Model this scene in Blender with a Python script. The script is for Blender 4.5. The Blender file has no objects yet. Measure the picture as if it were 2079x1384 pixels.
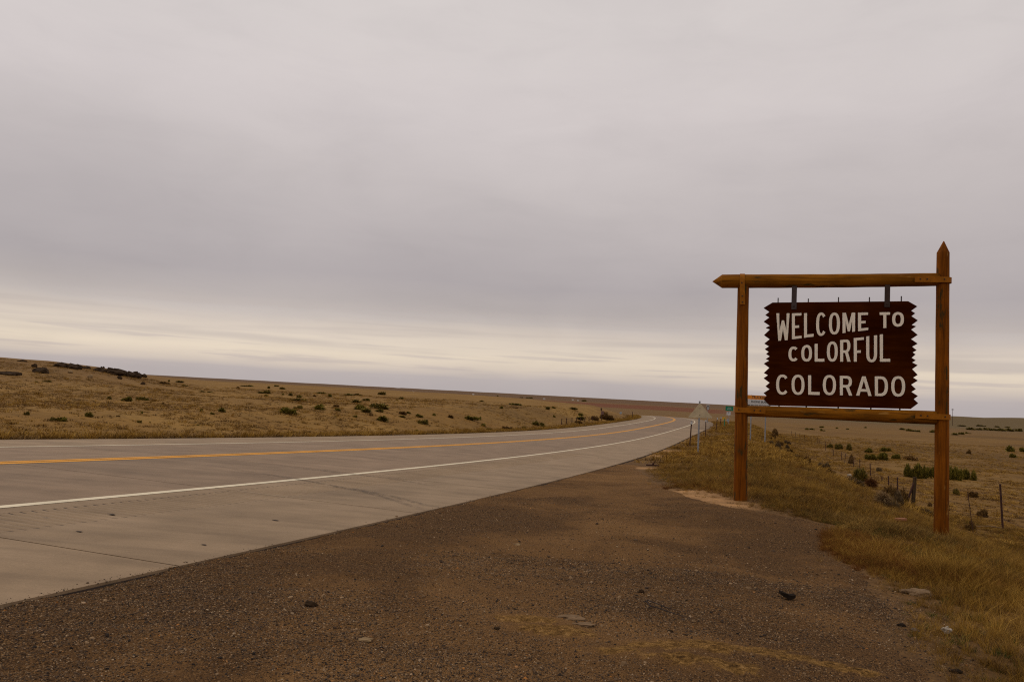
import bpy, bmesh, math, random
import numpy as np
from mathutils import Matrix, Vector
random.seed(7); rng = np.random.default_rng(7)
D = bpy.data; SC = bpy.context.scene; COL = SC.collection

# ---- camera ----
cam = D.cameras.new('camera'); cam_o = D.objects.new('camera', cam); COL.objects.link(cam_o)
cam.sensor_width = 36; cam.lens = 26.91; cam.clip_start = .05; cam.clip_end = 60000
CAM_R = Vector((0.99865074, -0.0035626, 0.05180749)); CAM_U = Vector((-0.05192984, -0.06851151, 0.99629788)); CAM_F = Vector((0, 0.99764396, 0.06860408))
cam_o.matrix_world = Matrix(((CAM_R[0], CAM_U[0], -CAM_F[0], 0), (CAM_R[1], CAM_U[1], -CAM_F[1], 0), (CAM_R[2], CAM_U[2], -CAM_F[2], 1.29483), (0, 0, 0, 1)))
SC.camera = cam_o
SC.view_settings.view_transform = 'Standard'; SC.view_settings.look = 'None'; SC.view_settings.exposure = 0; SC.view_settings.gamma = 1
SC.view_settings.use_curve_mapping = False
SC.cycles.use_denoising = False; SC.cycles.filter_width = 1.15; SC.cycles.max_bounces = 6; SC.cycles.use_adaptive_sampling = False

# ---- overcast sky ----
SUN_EL, SUN_AZ = math.radians(48), math.radians(-55)
def lin(r, g, b):
    f = lambda c: (c/255/12.92) if c/255 <= .04045 else ((c/255+.055)/1.055)**2.4
    return (f(r), f(g), f(b), 1)
class NT:
    def __init__(s, nt): s.nt = nt; s.n = nt.nodes; s.l = nt.links
    def new(s, t, ins=None, **kw):
        nd = s.n.new(t)
        for k, v in kw.items(): setattr(nd, k, v)
        for k, v in (ins or {}).items(): s.put(nd.inputs[k], v)
        return nd
    def put(s, sock, v):
        if isinstance(v, bpy.types.NodeSocket): s.l.new(v, sock)
        else: sock.default_value = v
    def math(s, op, a, b=0.0, clamp=False):
        nd = s.n.new('ShaderNodeMath'); nd.operation = op; nd.use_clamp = clamp; s.put(nd.inputs[0], a); s.put(nd.inputs[1], b); return nd.outputs[0]
    def noise(s, vec, scale, detail=3, rough=.55, dist=0):
        nd = s.new('ShaderNodeTexNoise', {'Scale': scale, 'Detail': detail, 'Roughness': rough, 'Distortion': dist})
        if vec is not None: s.l.new(vec, nd.inputs['Vector'])
        return nd.outputs['Fac']
    def ramp(s, fac, stops, interp='LINEAR'):
        nd = s.n.new('ShaderNodeValToRGB'); cr = nd.color_ramp; cr.interpolation = interp
        while len(cr.elements) < len(stops): cr.elements.new(.5)
        for e, (p, c) in zip(cr.elements, stops):
            e.position = p; e.color = c if len(c) == 4 else (*c, 1)
        s.put(nd.inputs[0], fac); return nd.outputs[0]
    def rng(s, v, a, b, c=0., d=1.):
        nd = s.n.new('ShaderNodeMapRange'); nd.interpolation_type = 'SMOOTHSTEP'
        s.put(nd.inputs['Value'], v); nd.inputs['From Min'].default_value = a; nd.inputs['From Max'].default_value = b
        nd.inputs['To Min'].default_value = c; nd.inputs['To Max'].default_value = d; return nd.outputs['Result']
    def mix(s, f, a, b, mode='MIX'):
        nd = s.n.new('ShaderNodeMix'); nd.data_type = 'RGBA'; nd.blend_type = mode
        s.put(nd.inputs[0], f); s.put(nd.inputs[6], a); s.put(nd.inputs[7], b); return nd.outputs[2]
    def map(s, vec, sc=(1, 1, 1), loc=(0, 0, 0)):
        nd = s.n.new('ShaderNodeMapping'); s.l.new(vec, nd.inputs[0]); nd.inputs['Scale'].default_value = sc; nd.inputs['Location'].default_value = loc; return nd.outputs[0]
    def comb(s, x, y, z=0.0):
        nd = s.n.new('ShaderNodeCombineXYZ'); s.put(nd.inputs[0], x); s.put(nd.inputs[1], y); s.put(nd.inputs[2], z); return nd.outputs[0]

W = D.worlds.new('World'); SC.world = W; W.use_nodes = True
w = NT(W.node_tree); w.n.clear()
tc = w.new('ShaderNodeTexCoord').outputs['Generated']
nrm_ = w.new('ShaderNodeVectorMath', operation='NORMALIZE'); w.l.new(tc, nrm_.inputs[0])
sep = w.new('ShaderNodeSeparateXYZ', {0: nrm_.outputs[0]})
el = w.math('MULTIPLY', w.math('ARCSINE', sep.outputs[2]), 57.2958)
az = w.math('MULTIPLY', w.math('ARCTAN2', sep.outputs[0], sep.outputs[1]), 57.2958)
n1 = w.noise(w.comb(w.math('MULTIPLY', az, .035), w.math('MULTIPLY', el, .10)), 1., 3, .5)
n2 = w.noise(w.comb(w.math('MULTIPLY', az, .05), w.math('MULTIPLY', el, .55), 3.), 1., 4, .55)
e = w.math('ADD', el, w.math('MULTIPLY', w.math('SUBTRACT', n1, .5), w.math('MULTIPLY', w.math('ADD', el, 1.5, ), .38)))
e = w.math('ADD', e, w.math('MULTIPLY', w.math('SUBTRACT', n2, .5), 1.1))
SKY = [(-5, (176, 168, 166)), (.1, (180, 171, 171)), (.9, (184, 174, 173)), (1.5, (213, 198, 184)), (2.4, (229, 213, 193)), (3.5, (223, 208, 192)), (4.3, (212, 198, 186)), (5.1, (198, 187, 181)),
       (6.2, (183, 173, 170)), (8, (177, 168, 168)), (11, (186, 177, 176)), (15, (197, 188, 186)), (20, (209, 200, 198)), (27, (213, 205, 202)), (60, (206, 198, 196)), (90, (204, 197, 195))]
fac = w.math('DIVIDE', w.math('ADD', e, 5), 95)
cloud = w.ramp(fac, [((a+5)/95, lin(*c)) for a, c in SKY])
# thin lavender streaks low over the horizon
st = w.noise(w.comb(w.math('MULTIPLY', az, .09), w.math('MULTIPLY', el, 2.1), 8.), 1., 4, .5, .3)
stm = w.math('MULTIPLY', w.rng(st, .52, .64), w.math('MULTIPLY', w.rng(el, .8, 1.6), w.rng(el, 4.2, 2.4)))
cloud = w.mix(w.math('MULTIPLY', stm, .42), cloud, lin(181, 169, 170))
# a broader thin grey layer inside the bright band
ly = w.noise(w.comb(w.math('MULTIPLY', az, .03), w.math('MULTIPLY', el, .75), 21.), 1., 3, .5, .2)
cloud = w.mix(w.math('MULTIPLY', w.math('MULTIPLY', w.rng(ly, .45, .62), w.math('MULTIPLY', w.rng(el, 2.2, 3.2), w.rng(el, 6.5, 5.0))), .6), cloud, lin(190, 178, 172))
fine = w.noise(w.comb(w.math('MULTIPLY', az, .11), w.math('MULTIPLY', el, .34), 31.), 1., 5, .6, .4)
cloud = w.mix(1., cloud, w.ramp(fine, [(.25, (.955, .955, .957)), (.5, (1, 1, 1)), (.75, (1.03, 1.03, 1.028))]), 'MULTIPLY')
# broad soft unevenness of the cloud deck
n3 = w.noise(w.comb(w.math('MULTIPLY', az, .045), w.math('MULTIPLY', el, .07), 5.), 1., 3, .5)
cloud = w.mix(1., cloud, w.ramp(n3, [(.25, (.92, .92, .925)), (.5, (1, 1, 1)), (.75, (1.05, 1.05, 1.045))]), 'MULTIPLY')
sky = w.new('ShaderNodeTexSky', sky_type='NISHITA', sun_disc=False)
sky.sun_elevation = SUN_EL; sky.sun_rotation = SUN_AZ
nish = w.mix(1., sky.outputs[0], (.1, .1, .1, 1), 'MULTIPLY')
bg = w.new('ShaderNodeBackground', {'Color': w.mix(.96, nish, cloud), 'Strength': 1.})
w.l.new(bg.outputs[0], w.new('ShaderNodeOutputWorld').inputs[0])

sun = D.lights.new('sun', 'SUN'); sun.energy = .7; sun.angle = math.radians(35); sun.color = (1, .92, .78)
sun_o = D.objects.new('sun', sun); COL.objects.link(sun_o)
sd = Vector((math.sin(SUN_AZ)*math.cos(SUN_EL), math.cos(SUN_AZ)*math.cos(SUN_EL), math.sin(SUN_EL)))
sun_o.rotation_euler = sd.to_track_quat('Z', 'Y').to_euler()

# ---- road alignment and terrain (world metres; camera stands near the origin, y runs away from it) ----
KN = np.array([-30, 0, 40, 80, 120, 160, 200, 260.])
KZ = np.array([1.318, 0, -1.3122, -2.0423, -1.978, -2.0206, -2.55, -5.2])
HK = np.array([-30, 0, 30, 60, 90, 120, 160, 200, 260.])
HV = np.array([.4137, .31824, .2777, .27491, .30948, .29452, .14844, .09, -.15])
ROAD_X0, ROAD_Y0 = -8.92366, 8.0
LANE, SH_N, SH_F = 3.65, 3.118, 2.80
CROWN_N, CROWN_F = -0.0219, 0.0157
def spline(kn, v, x):
    n = len(kn); h = np.diff(kn); A = np.zeros((n, n)); b = np.zeros(n); A[0, 0] = A[-1, -1] = 1
    for i in range(1, n - 1):
        A[i, i-1] = h[i-1]; A[i, i] = 2*(h[i-1]+h[i]); A[i, i+1] = h[i]
        b[i] = 6*((v[i+1]-v[i])/h[i]-(v[i]-v[i-1])/h[i-1])
    M = np.linalg.solve(A, b); x = np.clip(x, kn[0], kn[-1]); j = np.clip(np.searchsorted(kn, x)-1, 0, n-2)
    a = kn[j+1]-x; c = x-kn[j]
    return (M[j]*a**3+M[j+1]*c**3)/(6*h[j])+(v[j]/h[j]-M[j]*h[j]/6)*a+(v[j+1]/h[j]-M[j+1]*h[j]/6)*c
SS = np.arange(-120, 420.01, 0.5)
_hd = spline(HK, HV, SS)
_i0 = int(np.argmin(abs(SS)))
_X = np.cumsum(np.sin(_hd))*.5; _Y = np.cumsum(np.cos(_hd))*.5
_X += ROAD_X0-_X[_i0]; _Y += ROAD_Y0-_Y[_i0]
_Z = spline(KN, KZ, SS)
_Z = np.where(SS < -30, 1.318+(-30-SS)*.03, _Z); _Z = np.where(SS > 260, -5.2-(SS-260)*.045, _Z)
def road_at(s, o, dz=0.0):
    s = np.asarray(s, float); o = np.asarray(o, float)
    h = np.interp(s, SS, _hd); x = np.interp(s, SS, _X)+np.cos(h)*o; y = np.interp(s, SS, _Y)-np.sin(h)*o
    z = np.interp(s, SS, _Z)+np.where(o > 0, CROWN_N, CROWN_F)*o+dz
    return np.stack([x, y, z], -1)
def road_so(x, y):
    x = np.asarray(x, float).ravel(); y = np.asarray(y, float).ravel()
    js = np.arange(0, len(SS), 6); s = np.empty_like(x)
    for k in range(0, len(x), 20000):
        d = (x[k:k+20000, None]-_X[js])**2+(y[k:k+20000, None]-_Y[js])**2
        s[k:k+20000] = SS[js[np.argmin(d, 1)]]
    for _ in range(3):
        h = np.interp(s, SS, _hd); dx = x-np.interp(s, SS, _X); dy = y-np.interp(s, SS, _Y)
        s = np.clip(s+np.clip(dx*np.sin(h)+dy*np.cos(h), -4, 4), SS[0], SS[-1])
    h = np.interp(s, SS, _hd); dx = x-np.interp(s, SS, _X); dy = y-np.interp(s, SS, _Y)
    return s, dx*np.cos(h)-dy*np.sin(h), np.interp(s, SS, _Z)
def _hash(i, j, k):
    n = (i*374761393+j*668265263+k*1442695041) & 0x7fffffff
    n = ((n ^ (n >> 13))*1274126177) & 0x7fffffff
    return ((n ^ (n >> 16)) & 0xffff)/65535.0
def vnoise(x, y, seed=0):
    xi = np.floor(x).astype(np.int64); yi = np.floor(y).astype(np.int64); fx = x-xi; fy = y-yi
    fx = fx*fx*(3-2*fx); fy = fy*fy*(3-2*fy)
    a = _hash(xi, yi, seed); b = _hash(xi+1, yi, seed); c = _hash(xi, yi+1, seed); d = _hash(xi+1, yi+1, seed)
    return (a+(b-a)*fx)+((c+(d-c)*fx)-(a+(b-a)*fx))*fy
def fbm(x, y, seed=0, n=4):
    t = 0; a = .5
    for k in range(n):
        t = t+a*(vnoise(x*2**k+17*k, y*2**k-9*k, seed+k)-.5); a *= .5
    return t
def sstep(a, b, x):
    t = np.clip((x-a)/(b-a), 0, 1); return t*t*(3-2*t)
EDGE_N = LANE+SH_N; EDGE_F = LANE+SH_F
def terrain(x, y, full=False):
    shp = np.shape(x); x = np.asarray(x, float).ravel(); y = np.asarray(y, float).ravel()
    s, o, zr = road_so(x, y); r = np.hypot(x, y); t = np.where(y > 1, x/np.maximum(y, 1), np.where(x > 0, 3., -3.))
    G = np.interp(r, [0, 250, 400, 650, 900, 1600, 5000, 9000, 12500, 16000], [-3.2, -3.7, -5.4, -7.2, -9, -13, -20, -9, 2, -30])
    G = G+fbm(x/420, y/420, 5)*np.interp(r, [200, 900, 5000, 12500], [.2, .8, 3.5, 7])
    # far hills a little above the skyline on the far right
    G = G+12*sstep(.50, .58, t)*np.exp(-((r-2600)/900.)**2)*(1+.35*np.sin(t*30))+7*sstep(.50,.58,t)*sstep(900,2600,r)
    # near (right) side: gravel shelf, embankment, ditch, plain
    op = o-EDGE_N
    wob = fbm(x/9, y/9, 11)*1.6
    cut = 1-sstep(12, 26, s)*.35
    hR = np.interp((op+wob*sstep(5, 9, op)), [-.3, 0, .3, 2, 5, 6.3, 7.2, 9, 11, 13, 25, 60, 150], [-.16, -.03, -.04, -.05, -.06, -.11, -.26, -.88, -1.42, -1.58, -1.62, -1.62, -1.65])
    zR = zr-.148+hR
    zR = zR+fbm(x/3., y/3., 21)*.10*sstep(1, 6, op)+fbm(x/.8, y/.8, 22)*.05*sstep(5, 9, op)+fbm(x/14, y/14, 23)*.5*sstep(12, 30, op)
    zR = zR+.34*np.exp(-((op-5.2)/2.8)**2)*sstep(5.5, 22, s)*sstep(0, 1.5, op)+.12*np.exp(-((op-4.2)/1.6)**2)*sstep(4.5, 8.5, s)*(1-sstep(12,20,s))
    zR = np.where(op > 0, zR+(G-zR)*sstep(140, 330, r), zR)
    # far (left) side: low verge, then a field that rises to a crest, with a rocky hill at the left
    ol = -o-EDGE_F
    crest = np.interp(t, [-3, -.4, -.08, 0, .1, .17, .25, .4], [.25, .15, 0, -.4, -1.1, -1.75, -2.4, -2.9])
    base = np.interp(r, [0, 20, 50, 80, 120, 200], [-.3, -.3, -.5, -.5, -.1, .5])
    F = base+crest*sstep(20, 190, r)
    F = F+(G-F)*sstep(205, 420, r)
    A = np.interp(t, [-3, -1.2, -.669, -.6, -.53, -.485, -.45, -.40], [5, 4, 2.55, 2.35, 1.8, .95, .4, 0])
    F = F+A*sstep(45, 135, r)*(1-sstep(150, 300, r))
    F = F+fbm(x/22, y/22, 31)*.5*sstep(8, 30, ol)+fbm(x/5, y/5, 33)*.12*sstep(3, 10, ol)
    # mound on the inside of the bend
    F = F+.9*np.exp(-(((s-128)/26)**2+((ol-6)/5.)**2))
    hL = zr-CROWN_F*EDGE_F+np.interp(ol, [-.3, 0, .4, 1.5, 4], [-.16, -.03, -.06, -.14, -.16])
    zL = hL+(F-hL)*sstep(1.0, 11, ol)
    z = np.where(o > 0, zR, zL)
    under = (o < EDGE_N-.15) & (o > -EDGE_F+.15)
    z = np.where(under, zr+np.where(o > 0, CROWN_N, CROWN_F)*o-.30, z)
    if full: return z.reshape(shp), s.reshape(shp), o.reshape(shp)
    return z.reshape(shp)

# ---- measured world positions ----
SIGN = {'origin': [4.265,13.925,0.0], 'axis': [0.95903,-0.28331,0.0], 'normal': [-0.28331,-0.95903,0.0], 'left_post': [[-0.0053,-0.619],[-0.0716,3.4625]], 'left_post_r': [0.12295,0.09945], 'right_post': [[3.2164,-0.8107],[3.2081,4.3022]], 'right_shoulder': [3.2106,4.0961], 'right_post_r': [0.11474999999999991,0.10194999999999999], 'top_beam': [[-0.6313,3.5627],[3.1403,3.6291]], 'top_shoulder': [-0.4546,3.5642], 'top_beam_r': [0.12719999999999998,0.11214999999999997], 'low_beam': [[-0.0,1.201],[3.1239,1.2677]], 'low_beam_r': [0.09704999999999997,0.11540000000000006], 'board': [[0.438,3.1819],[0.2933,3.0853],[0.3946,3.0176],[0.3253,2.9579],[0.3974,2.9143],[0.3002,2.837],[0.4086,2.7627],[0.3389,2.7234],[0.4104,2.6972],[0.3124,2.5915],[0.4117,2.5195],[0.3202,2.4381],[0.4029,2.3903],[0.3319,2.3357],[0.4003,2.2913],[0.3572,2.2525],[0.4202,2.2081],[0.3545,2.1591],[0.4134,2.1334],[0.3214,2.074],[0.417,2.0033],[0.3261,1.9065],[0.3977,1.8687],[0.3252,1.8098],[0.4296,1.7346],[0.361,1.6665],[0.431,1.618],[0.3326,1.5446],[0.3833,1.4971],[0.3359,1.428],[0.4408,1.3245],[2.726,1.39],[2.8407,1.4929],[2.7714,1.5596],[2.8342,1.6156],[2.7346,1.6811],[2.8008,1.732],[2.728,1.8044],[2.8305,1.8797],[2.7582,1.9259],[2.826,1.9766],[2.7401,2.0702],[2.8237,2.1409],[2.7385,2.1854],[2.7939,2.2229],[2.7293,2.2649],[2.7892,2.3256],[2.744,2.3577],[2.8042,2.3971],[2.7346,2.4552],[2.8186,2.5112],[2.7167,2.5845],[2.8165,2.6622],[2.7143,2.7503],[2.7936,2.8094],[2.7212,2.829],[2.8162,2.9116],[2.7157,2.9826],[2.7744,3.0321],[2.7096,3.0756],[2.8048,3.1525],[2.6588,3.2415]], 'letters': [['W',0.5086,2.9861,0.7331,2.9906,0.5219,2.4855,0.7453,2.509],['E',0.7733,2.9896,0.9365,2.9985,0.785,2.5232,0.9474,2.5484],['L',0.9763,2.9974,1.1365,3.0044,0.9869,2.5551,1.1463,2.5819],['C',1.1775,3.0126,1.35,3.0161,1.1873,2.5831,1.3589,2.6119],['O',1.3892,3.0168,1.5704,3.0205,1.3978,2.6203,1.5784,2.6345],['M',1.6126,3.0158,1.8171,3.0236,1.62,2.6558,1.8236,2.6905],['E',1.8638,3.0245,2.0281,3.0315,1.8701,2.6954,2.0338,2.7215],['T',2.2095,3.0369,2.3747,3.042,2.2144,2.7534,2.3791,2.7774],['O',2.4073,3.0463,2.5938,3.05,2.4115,2.7872,2.5977,2.7973],['C',0.7293,2.3861,0.9008,2.4027,0.7359,2.127,0.9074,2.1335],['O',0.9435,2.4226,1.1239,2.4376,0.9507,2.1297,1.1309,2.1365],['L',1.1664,2.4518,1.3263,2.4715,1.1736,2.1382,1.3336,2.1443],['O',1.3665,2.4984,1.5455,2.5131,1.3743,2.144,1.5531,2.1508],['R',1.5838,2.5343,1.7545,2.554,1.5917,2.1523,1.7623,2.1588],['F',1.8042,2.5737,1.9666,2.5965,1.8122,2.1607,1.9746,2.1669],['U',2.0028,2.6085,2.177,2.6369,2.0111,2.1593,2.1852,2.1659],['L',2.2194,2.6507,2.3841,2.6662,2.2276,2.1765,2.392,2.1828],['C',0.5345,1.882,0.7489,1.8912,0.5441,1.5219,0.758,1.5326],['O',0.7939,1.8931,1.0113,1.8987,0.803,1.533,1.0199,1.5402],['L',1.0715,1.8921,1.2626,1.8986,1.0797,1.5487,1.2704,1.5528],['O',1.3133,1.9099,1.5294,1.9173,1.3213,1.5536,1.537,1.5608],['R',1.5918,1.9055,1.7938,1.9106,1.5989,1.5657,1.8006,1.5687],['A',1.8537,1.9096,2.1027,1.9169,1.8601,1.5735,2.1088,1.5789],['D',2.1535,1.9209,2.3605,1.9281,2.1595,1.5815,2.3661,1.5866],['O',2.4106,1.9374,2.6298,1.9451,2.4164,1.5838,2.6351,1.5914]], 'stroke': 0.0484, 'hangers': [[[0.8026,3.4851],[0.8048,3.0627]],[[2.3234,3.535],[2.3301,3.13]]], 'hanger_w': 0.0877, 'pins': [[0.5356,3.2282],[1.0479,3.2228],[1.5488,3.257],[2.0519,3.2646],[2.5598,3.2894]], 'straps': [[[-0.1053,3.6891],[-0.0842,3.1281]],[[2.7414,3.6113],[3.2931,3.6155]],[[-0.1802,1.2051],[0.3685,1.2313]],[[2.7821,1.2745],[3.3337,1.29]]], 'bolts': [[[-0.1047,3.5242],[-0.0889,3.2802],[-0.0812,3.1675]],[[2.8271,3.6146],[2.9334,3.6197],[3.1971,3.6216]],[[-0.0907,1.2057],[0.18,1.2121],[0.2807,1.2177]],[[2.8668,1.2671],[2.9678,1.2771],[3.2357,1.2679]]]}
GRAVEL = [[9.13,43.73],[5.75,30.94],[4.31,24.49],[3.74,19.76],[3.58,15.15],[3.78,12.71],[4.48,12.19],[4.97,11.68],[4.77,10.96],[4.15,9.75],[3.96,8.64],[3.53,7.2],[3.08,6.09],[2.77,5.37],[2.56,4.81],[2.5,4.52],[2.49,2.9],[2.0,-0.75],[-0.14,-7.71],[-4.03,-15.15],[-8.7,-19.98],[-12.36,-19.85],[-11.17,-17.01],[-10.02,-14.17],[-8.89,-11.32],[-7.8,-8.45],[-6.73,-5.58],[-5.69,-2.7],[-4.68,0.18],[-3.7,3.07],[-2.73,5.96],[-1.79,8.85],[-0.87,11.75],[0.03,14.65],[0.92,17.54],[1.8,20.44],[2.66,23.34],[3.52,26.23],[4.36,29.13],[5.2,32.03],[5.47,33.0]]
LEFT_SHRUBS = [[-26.49,51.04,0.33,0.18,2,222,810],[-24.76,50.03,0.74,0.28,2,259,814],[-25.16,52.54,0.42,0.25,2,284,812],[-25.02,53.01,0.32,0.17,2,296,812],[-21.91,48.83,0.24,0.14,2,331,821],[-18.17,29.16,0.23,0.14,3,56,842],[-16.69,28.25,0.23,0.13,3,106,854],[-16.48,28.59,0.39,0.14,3,128,854],[-16.91,31.12,0.31,0.18,3,180,846],[-16.01,40.13,0.21,0.16,3,408,835],[-15.51,41.68,0.42,0.2,3,450,836],[-15.13,39.32,0.22,0.11,3,430,840],[-15.04,31.47,0.14,0.11,3,282,858],[-16.83,35.4,0.13,0.11,3,288,839],[-39.36,63.93,0.31,0.1,0,74,776],[-39.36,65.62,0.63,0.13,0,99,775],[-44.77,99.84,0.96,0.29,0,335,779],[-50.74,114.31,0.37,0.26,0,342,774],[-50.19,116.88,1.13,0.26,0,365,776],[-42.71,100.68,0.97,0.16,0,372,783],[-35.28,88.29,0.78,0.14,0,410,796],[-34.39,88.19,0.71,0.14,0,425,797],[-16.47,32.56,0.12,0.07,3,240,845],[-13.55,33.67,0.16,0.05,3,400,863],[-14.84,31.99,0.07,0.07,3,304,858],[-13.38,46.45,0.96,0.34,3,581,839],[-14.49,53.01,0.41,0.22,2,605,830],[-13.09,53.6,0.78,0.34,2,650,831],[-13.86,61.88,0.48,0.2,2,682,826],[-12.14,54.37,0.52,0.19,3,683,833],[-27.24,95.85,0.59,0.28,1,590,803],[-28.35,96.4,0.47,0.19,1,574,802],[-24.88,91.31,0.95,0.29,2,608,807],[-21.59,78.64,1.33,0.23,2,604,813],[-24.63,97.27,0.44,0.22,1,638,805],[-23.14,99.36,0.74,0.32,1,670,805],[-30.66,96.43,1.01,0.39,1,538,799],[-27.61,87.58,0.39,0.17,1,541,804],[-37.48,119.63,0.46,0.35,1,546,788],[-35.83,121.39,1.27,0.31,1,574,790],[-39.45,111.65,0.54,0.25,1,483,788],[-44.43,130.91,2.11,0.25,1,505,784],[-47.75,157.37,0.91,0.3,1,561,784],[-27.78,112.94,1.09,0.25,1,650,799],[-16.01,80.72,1.06,0.31,2,723,818],[-17.01,92.17,0.89,0.27,2,745,814],[-11.5,59.14,1.0,0.34,2,728,831],[-11.02,63.69,1.59,0.39,2,762,828],[-10.49,56.75,0.87,0.26,3,743,836],[-9.85,59.63,0.75,0.25,3,774,836],[-8.67,53.35,0.9,0.29,3,777,854],[-10.29,51.99,0.3,0.15,3,722,847],[-9.8,55.05,0.35,0.16,3,753,843],[-23.35,111.74,1.26,0.25,1,708,802],[-22.78,115.16,1.3,0.22,1,725,802],[-21.31,128.87,1.87,0.46,1,776,801],[-15.02,107.72,1.07,0.28,2,816,810],[-14.36,98.25,0.32,0.16,2,805,813],[-8.4,61.3,0.59,0.24,3,818,841],[-8.2,62.92,0.51,0.16,3,828,839],[-8.12,58.99,0.52,0.13,3,816,847],[-7.25,62.18,0.58,0.22,3,849,846],[-6.34,57.68,0.61,0.32,3,859,861],[-6.42,66.22,0.36,0.19,3,880,843],[-5.08,68.26,0.6,0.22,3,915,848],[-3.53,71.22,1.2,0.34,3,954,852],[-2.72,74.0,0.29,0.26,3,974,852],[-2.1,68.59,0.4,0.24,3,982,865],[-1.58,65.72,0.53,0.15,3,992,872],[-5.99,51.19,0.3,0.12,3,847,875],[-6.98,46.46,0.34,0.1,3,794,878],[-10.27,37.33,0.48,0.07,3,599,877],[-11.72,52.64,0.12,0.08,3,684,838],[-11.21,49.9,0.14,0.08,3,680,846],[-4.35,123.38,0.73,0.2,2,978,815],[-0.81,93.46,0.55,0.25,2,1019,829],[0.84,99.06,0.49,0.13,2,1046,828],[0.68,116.84,1.92,0.27,2,1042,822],[5.58,109.41,0.65,0.36,2,1112,831],[6.55,113.85,0.75,0.22,2,1122,828],[10.22,120.87,1.19,0.28,2,1164,831],[6.07,101.71,0.43,0.27,3,1125,847],[0.01,69.78,0.69,0.32,3,1030,873],[1.55,75.81,0.5,0.22,3,1062,870],[3.09,84.65,0.83,0.42,3,1088,863],[3.8,86.65,0.57,0.31,3,1099,863],[4.18,84.06,1.1,0.19,3,1108,868],[10.73,115.32,0.76,0.34,3,1177,843],[10.32,109.66,1.35,0.43,3,1178,852]]
RIGHT_SHRUBS = [[31.1,59.54,0.99,0.88,1845,967],[31.44,58.63,1.3,0.98,1866,970],[32.89,59.5,0.88,0.88,1892,970],[33.5,59.22,0.99,0.92,1912,972],[34.31,58.73,1.09,1.03,1941,975],[36.17,60.86,0.9,0.79,1957,973],[36.69,60.43,0.78,0.73,1977,974],[46.56,99.01,1.56,0.51,1764,918],[50.81,103.39,1.63,0.5,1797,916],[39.59,83.66,1.24,0.62,1768,933],[41.75,85.23,1.74,0.79,1794,933],[44.42,87.87,1.14,0.59,1819,932],[46.14,87.76,1.63,0.55,1850,934],[78.86,203.03,1.13,0.53,1637,872],[81.62,206.22,1.91,0.38,1649,872],[101.71,248.87,2.31,0.55,1669,868],[81.28,198.83,1.48,0.52,1669,875],[105.52,246.82,1.37,0.46,1698,870],[106.8,241.65,1.34,0.36,1721,871],[131.03,281.19,1.56,0.52,1758,869],[145.25,283.06,3.15,0.63,1832,872],[137.7,263.59,3.91,0.78,1846,875],[137.65,258.45,1.92,0.67,1862,876],[143.52,259.57,2.41,0.96,1894,878],[137.85,237.01,2.64,0.62,1938,883],[149.45,252.93,2.81,0.75,1953,882],[167.28,279.61,2.07,0.52,1964,880],[80.18,122.62,2.05,0.91,2051,917],[83.63,124.89,1.16,0.69,2075,917],[68.47,104.11,1.54,0.54,2056,929],[296.77,493.05,6.4,1.28,1970,872],[314.23,511.84,6.64,1.33,1989,873],[335.73,535.56,7.95,1.59,2009,873],[340.64,532.4,7.9,1.78,2029,875],[364.48,558.35,8.28,1.86,2049,875],[401.9,603.69,7.84,2.02,2069,876],[603.93,979.36,10.9,1.82,1993,865],[608.32,957.73,8.88,1.6,2022,867],[518.38,877.5,11.39,1.3,1953,865],[622.46,957.66,10.66,1.42,2045,868]]
WEEDS = [[64.93,108.15,0.8,0.52,1967,920,1],[31.13,64.24,0.48,0.36,1785,957,2],[26.23,43.26,0.48,0.32,1976,1009,1],[25.81,44.17,0.41,0.33,1941,1005,0],[19.86,32.14,0.42,0.3,1993,1049,1],[19.49,35.45,0.26,0.17,1886,1027,1],[23.07,50.05,1.3,0.74,1748,977,0],[33.41,74.65,0.76,0.76,1728,940,1],[44.97,101.18,0.94,0.75,1724,914,0],[44.04,102.08,0.95,0.68,1703,912,0],[43.9,104.43,0.77,0.5,1686,909,0],[8.76,17.22,0.42,0.19,1821,1035,2],[15.09,27.73,0.51,0.26,1878,1045,2],[42.12,121.36,1.35,0.9,1572,884,1],[15.37,25.47,0.43,0.28,1970,1077,1]]
TUMBLE = [[20.56,43.38,0.87,0.74,1768,992],[8.58,17.49,0.49,0.36,1794,1026]]
BROWN_BUSH = [[15.62,122.41,2.41,1.04,1231,852],[13.04,115.4,1.14,0.57,1208,853],[9.39,102.18,1.01,0.37,1174,860]]
ROCKS = [[-55.24,95.66,1.69,0.4,136,746],[-56.26,100.78,0.97,0.23,166,747],[-47.92,79.24,1.21,0.41,92,757],[-51.29,98.17,2.05,0.54,221,757],[-50.41,100.24,1.45,0.58,251,762],[-50.38,102.48,1.06,0.56,269,765],[-53.26,110.1,0.99,0.32,281,763],[-46.8,71.19,1.49,0.21,10,759],[-62.47,98.13,0.57,0.16,45,734],[-57.63,108.36,0.31,0.17,208,747]]
FENCE_POSTS = [[17.86,27.68,-2.64,17.75,27.68,-1.02],[17.75,33.6,-2.73,17.83,33.6,-1.4],[17.43,33.58,-2.69,17.29,33.58,-1.77],[21.13,41.55,-3.02,21.11,41.55,-2.1],[24.41,49.14,-3.26,24.39,49.14,-2.68],[25.15,51.52,-3.33,25.14,51.52,-2.94]]
FENCE_FAR = [[46.6,115.44,-3.72,46.58,115.44,-3.11],[46.84,118.56,-3.71,46.78,118.56,-2.98],[46.91,121.24,-3.7,46.85,121.24,-3.08],[49.0,128.81,-3.68,48.96,128.81,-3.16],[50.19,133.91,-3.67,50.15,133.91,-3.18],[51.47,139.39,-3.68,51.45,139.39,-3.22]]
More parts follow.
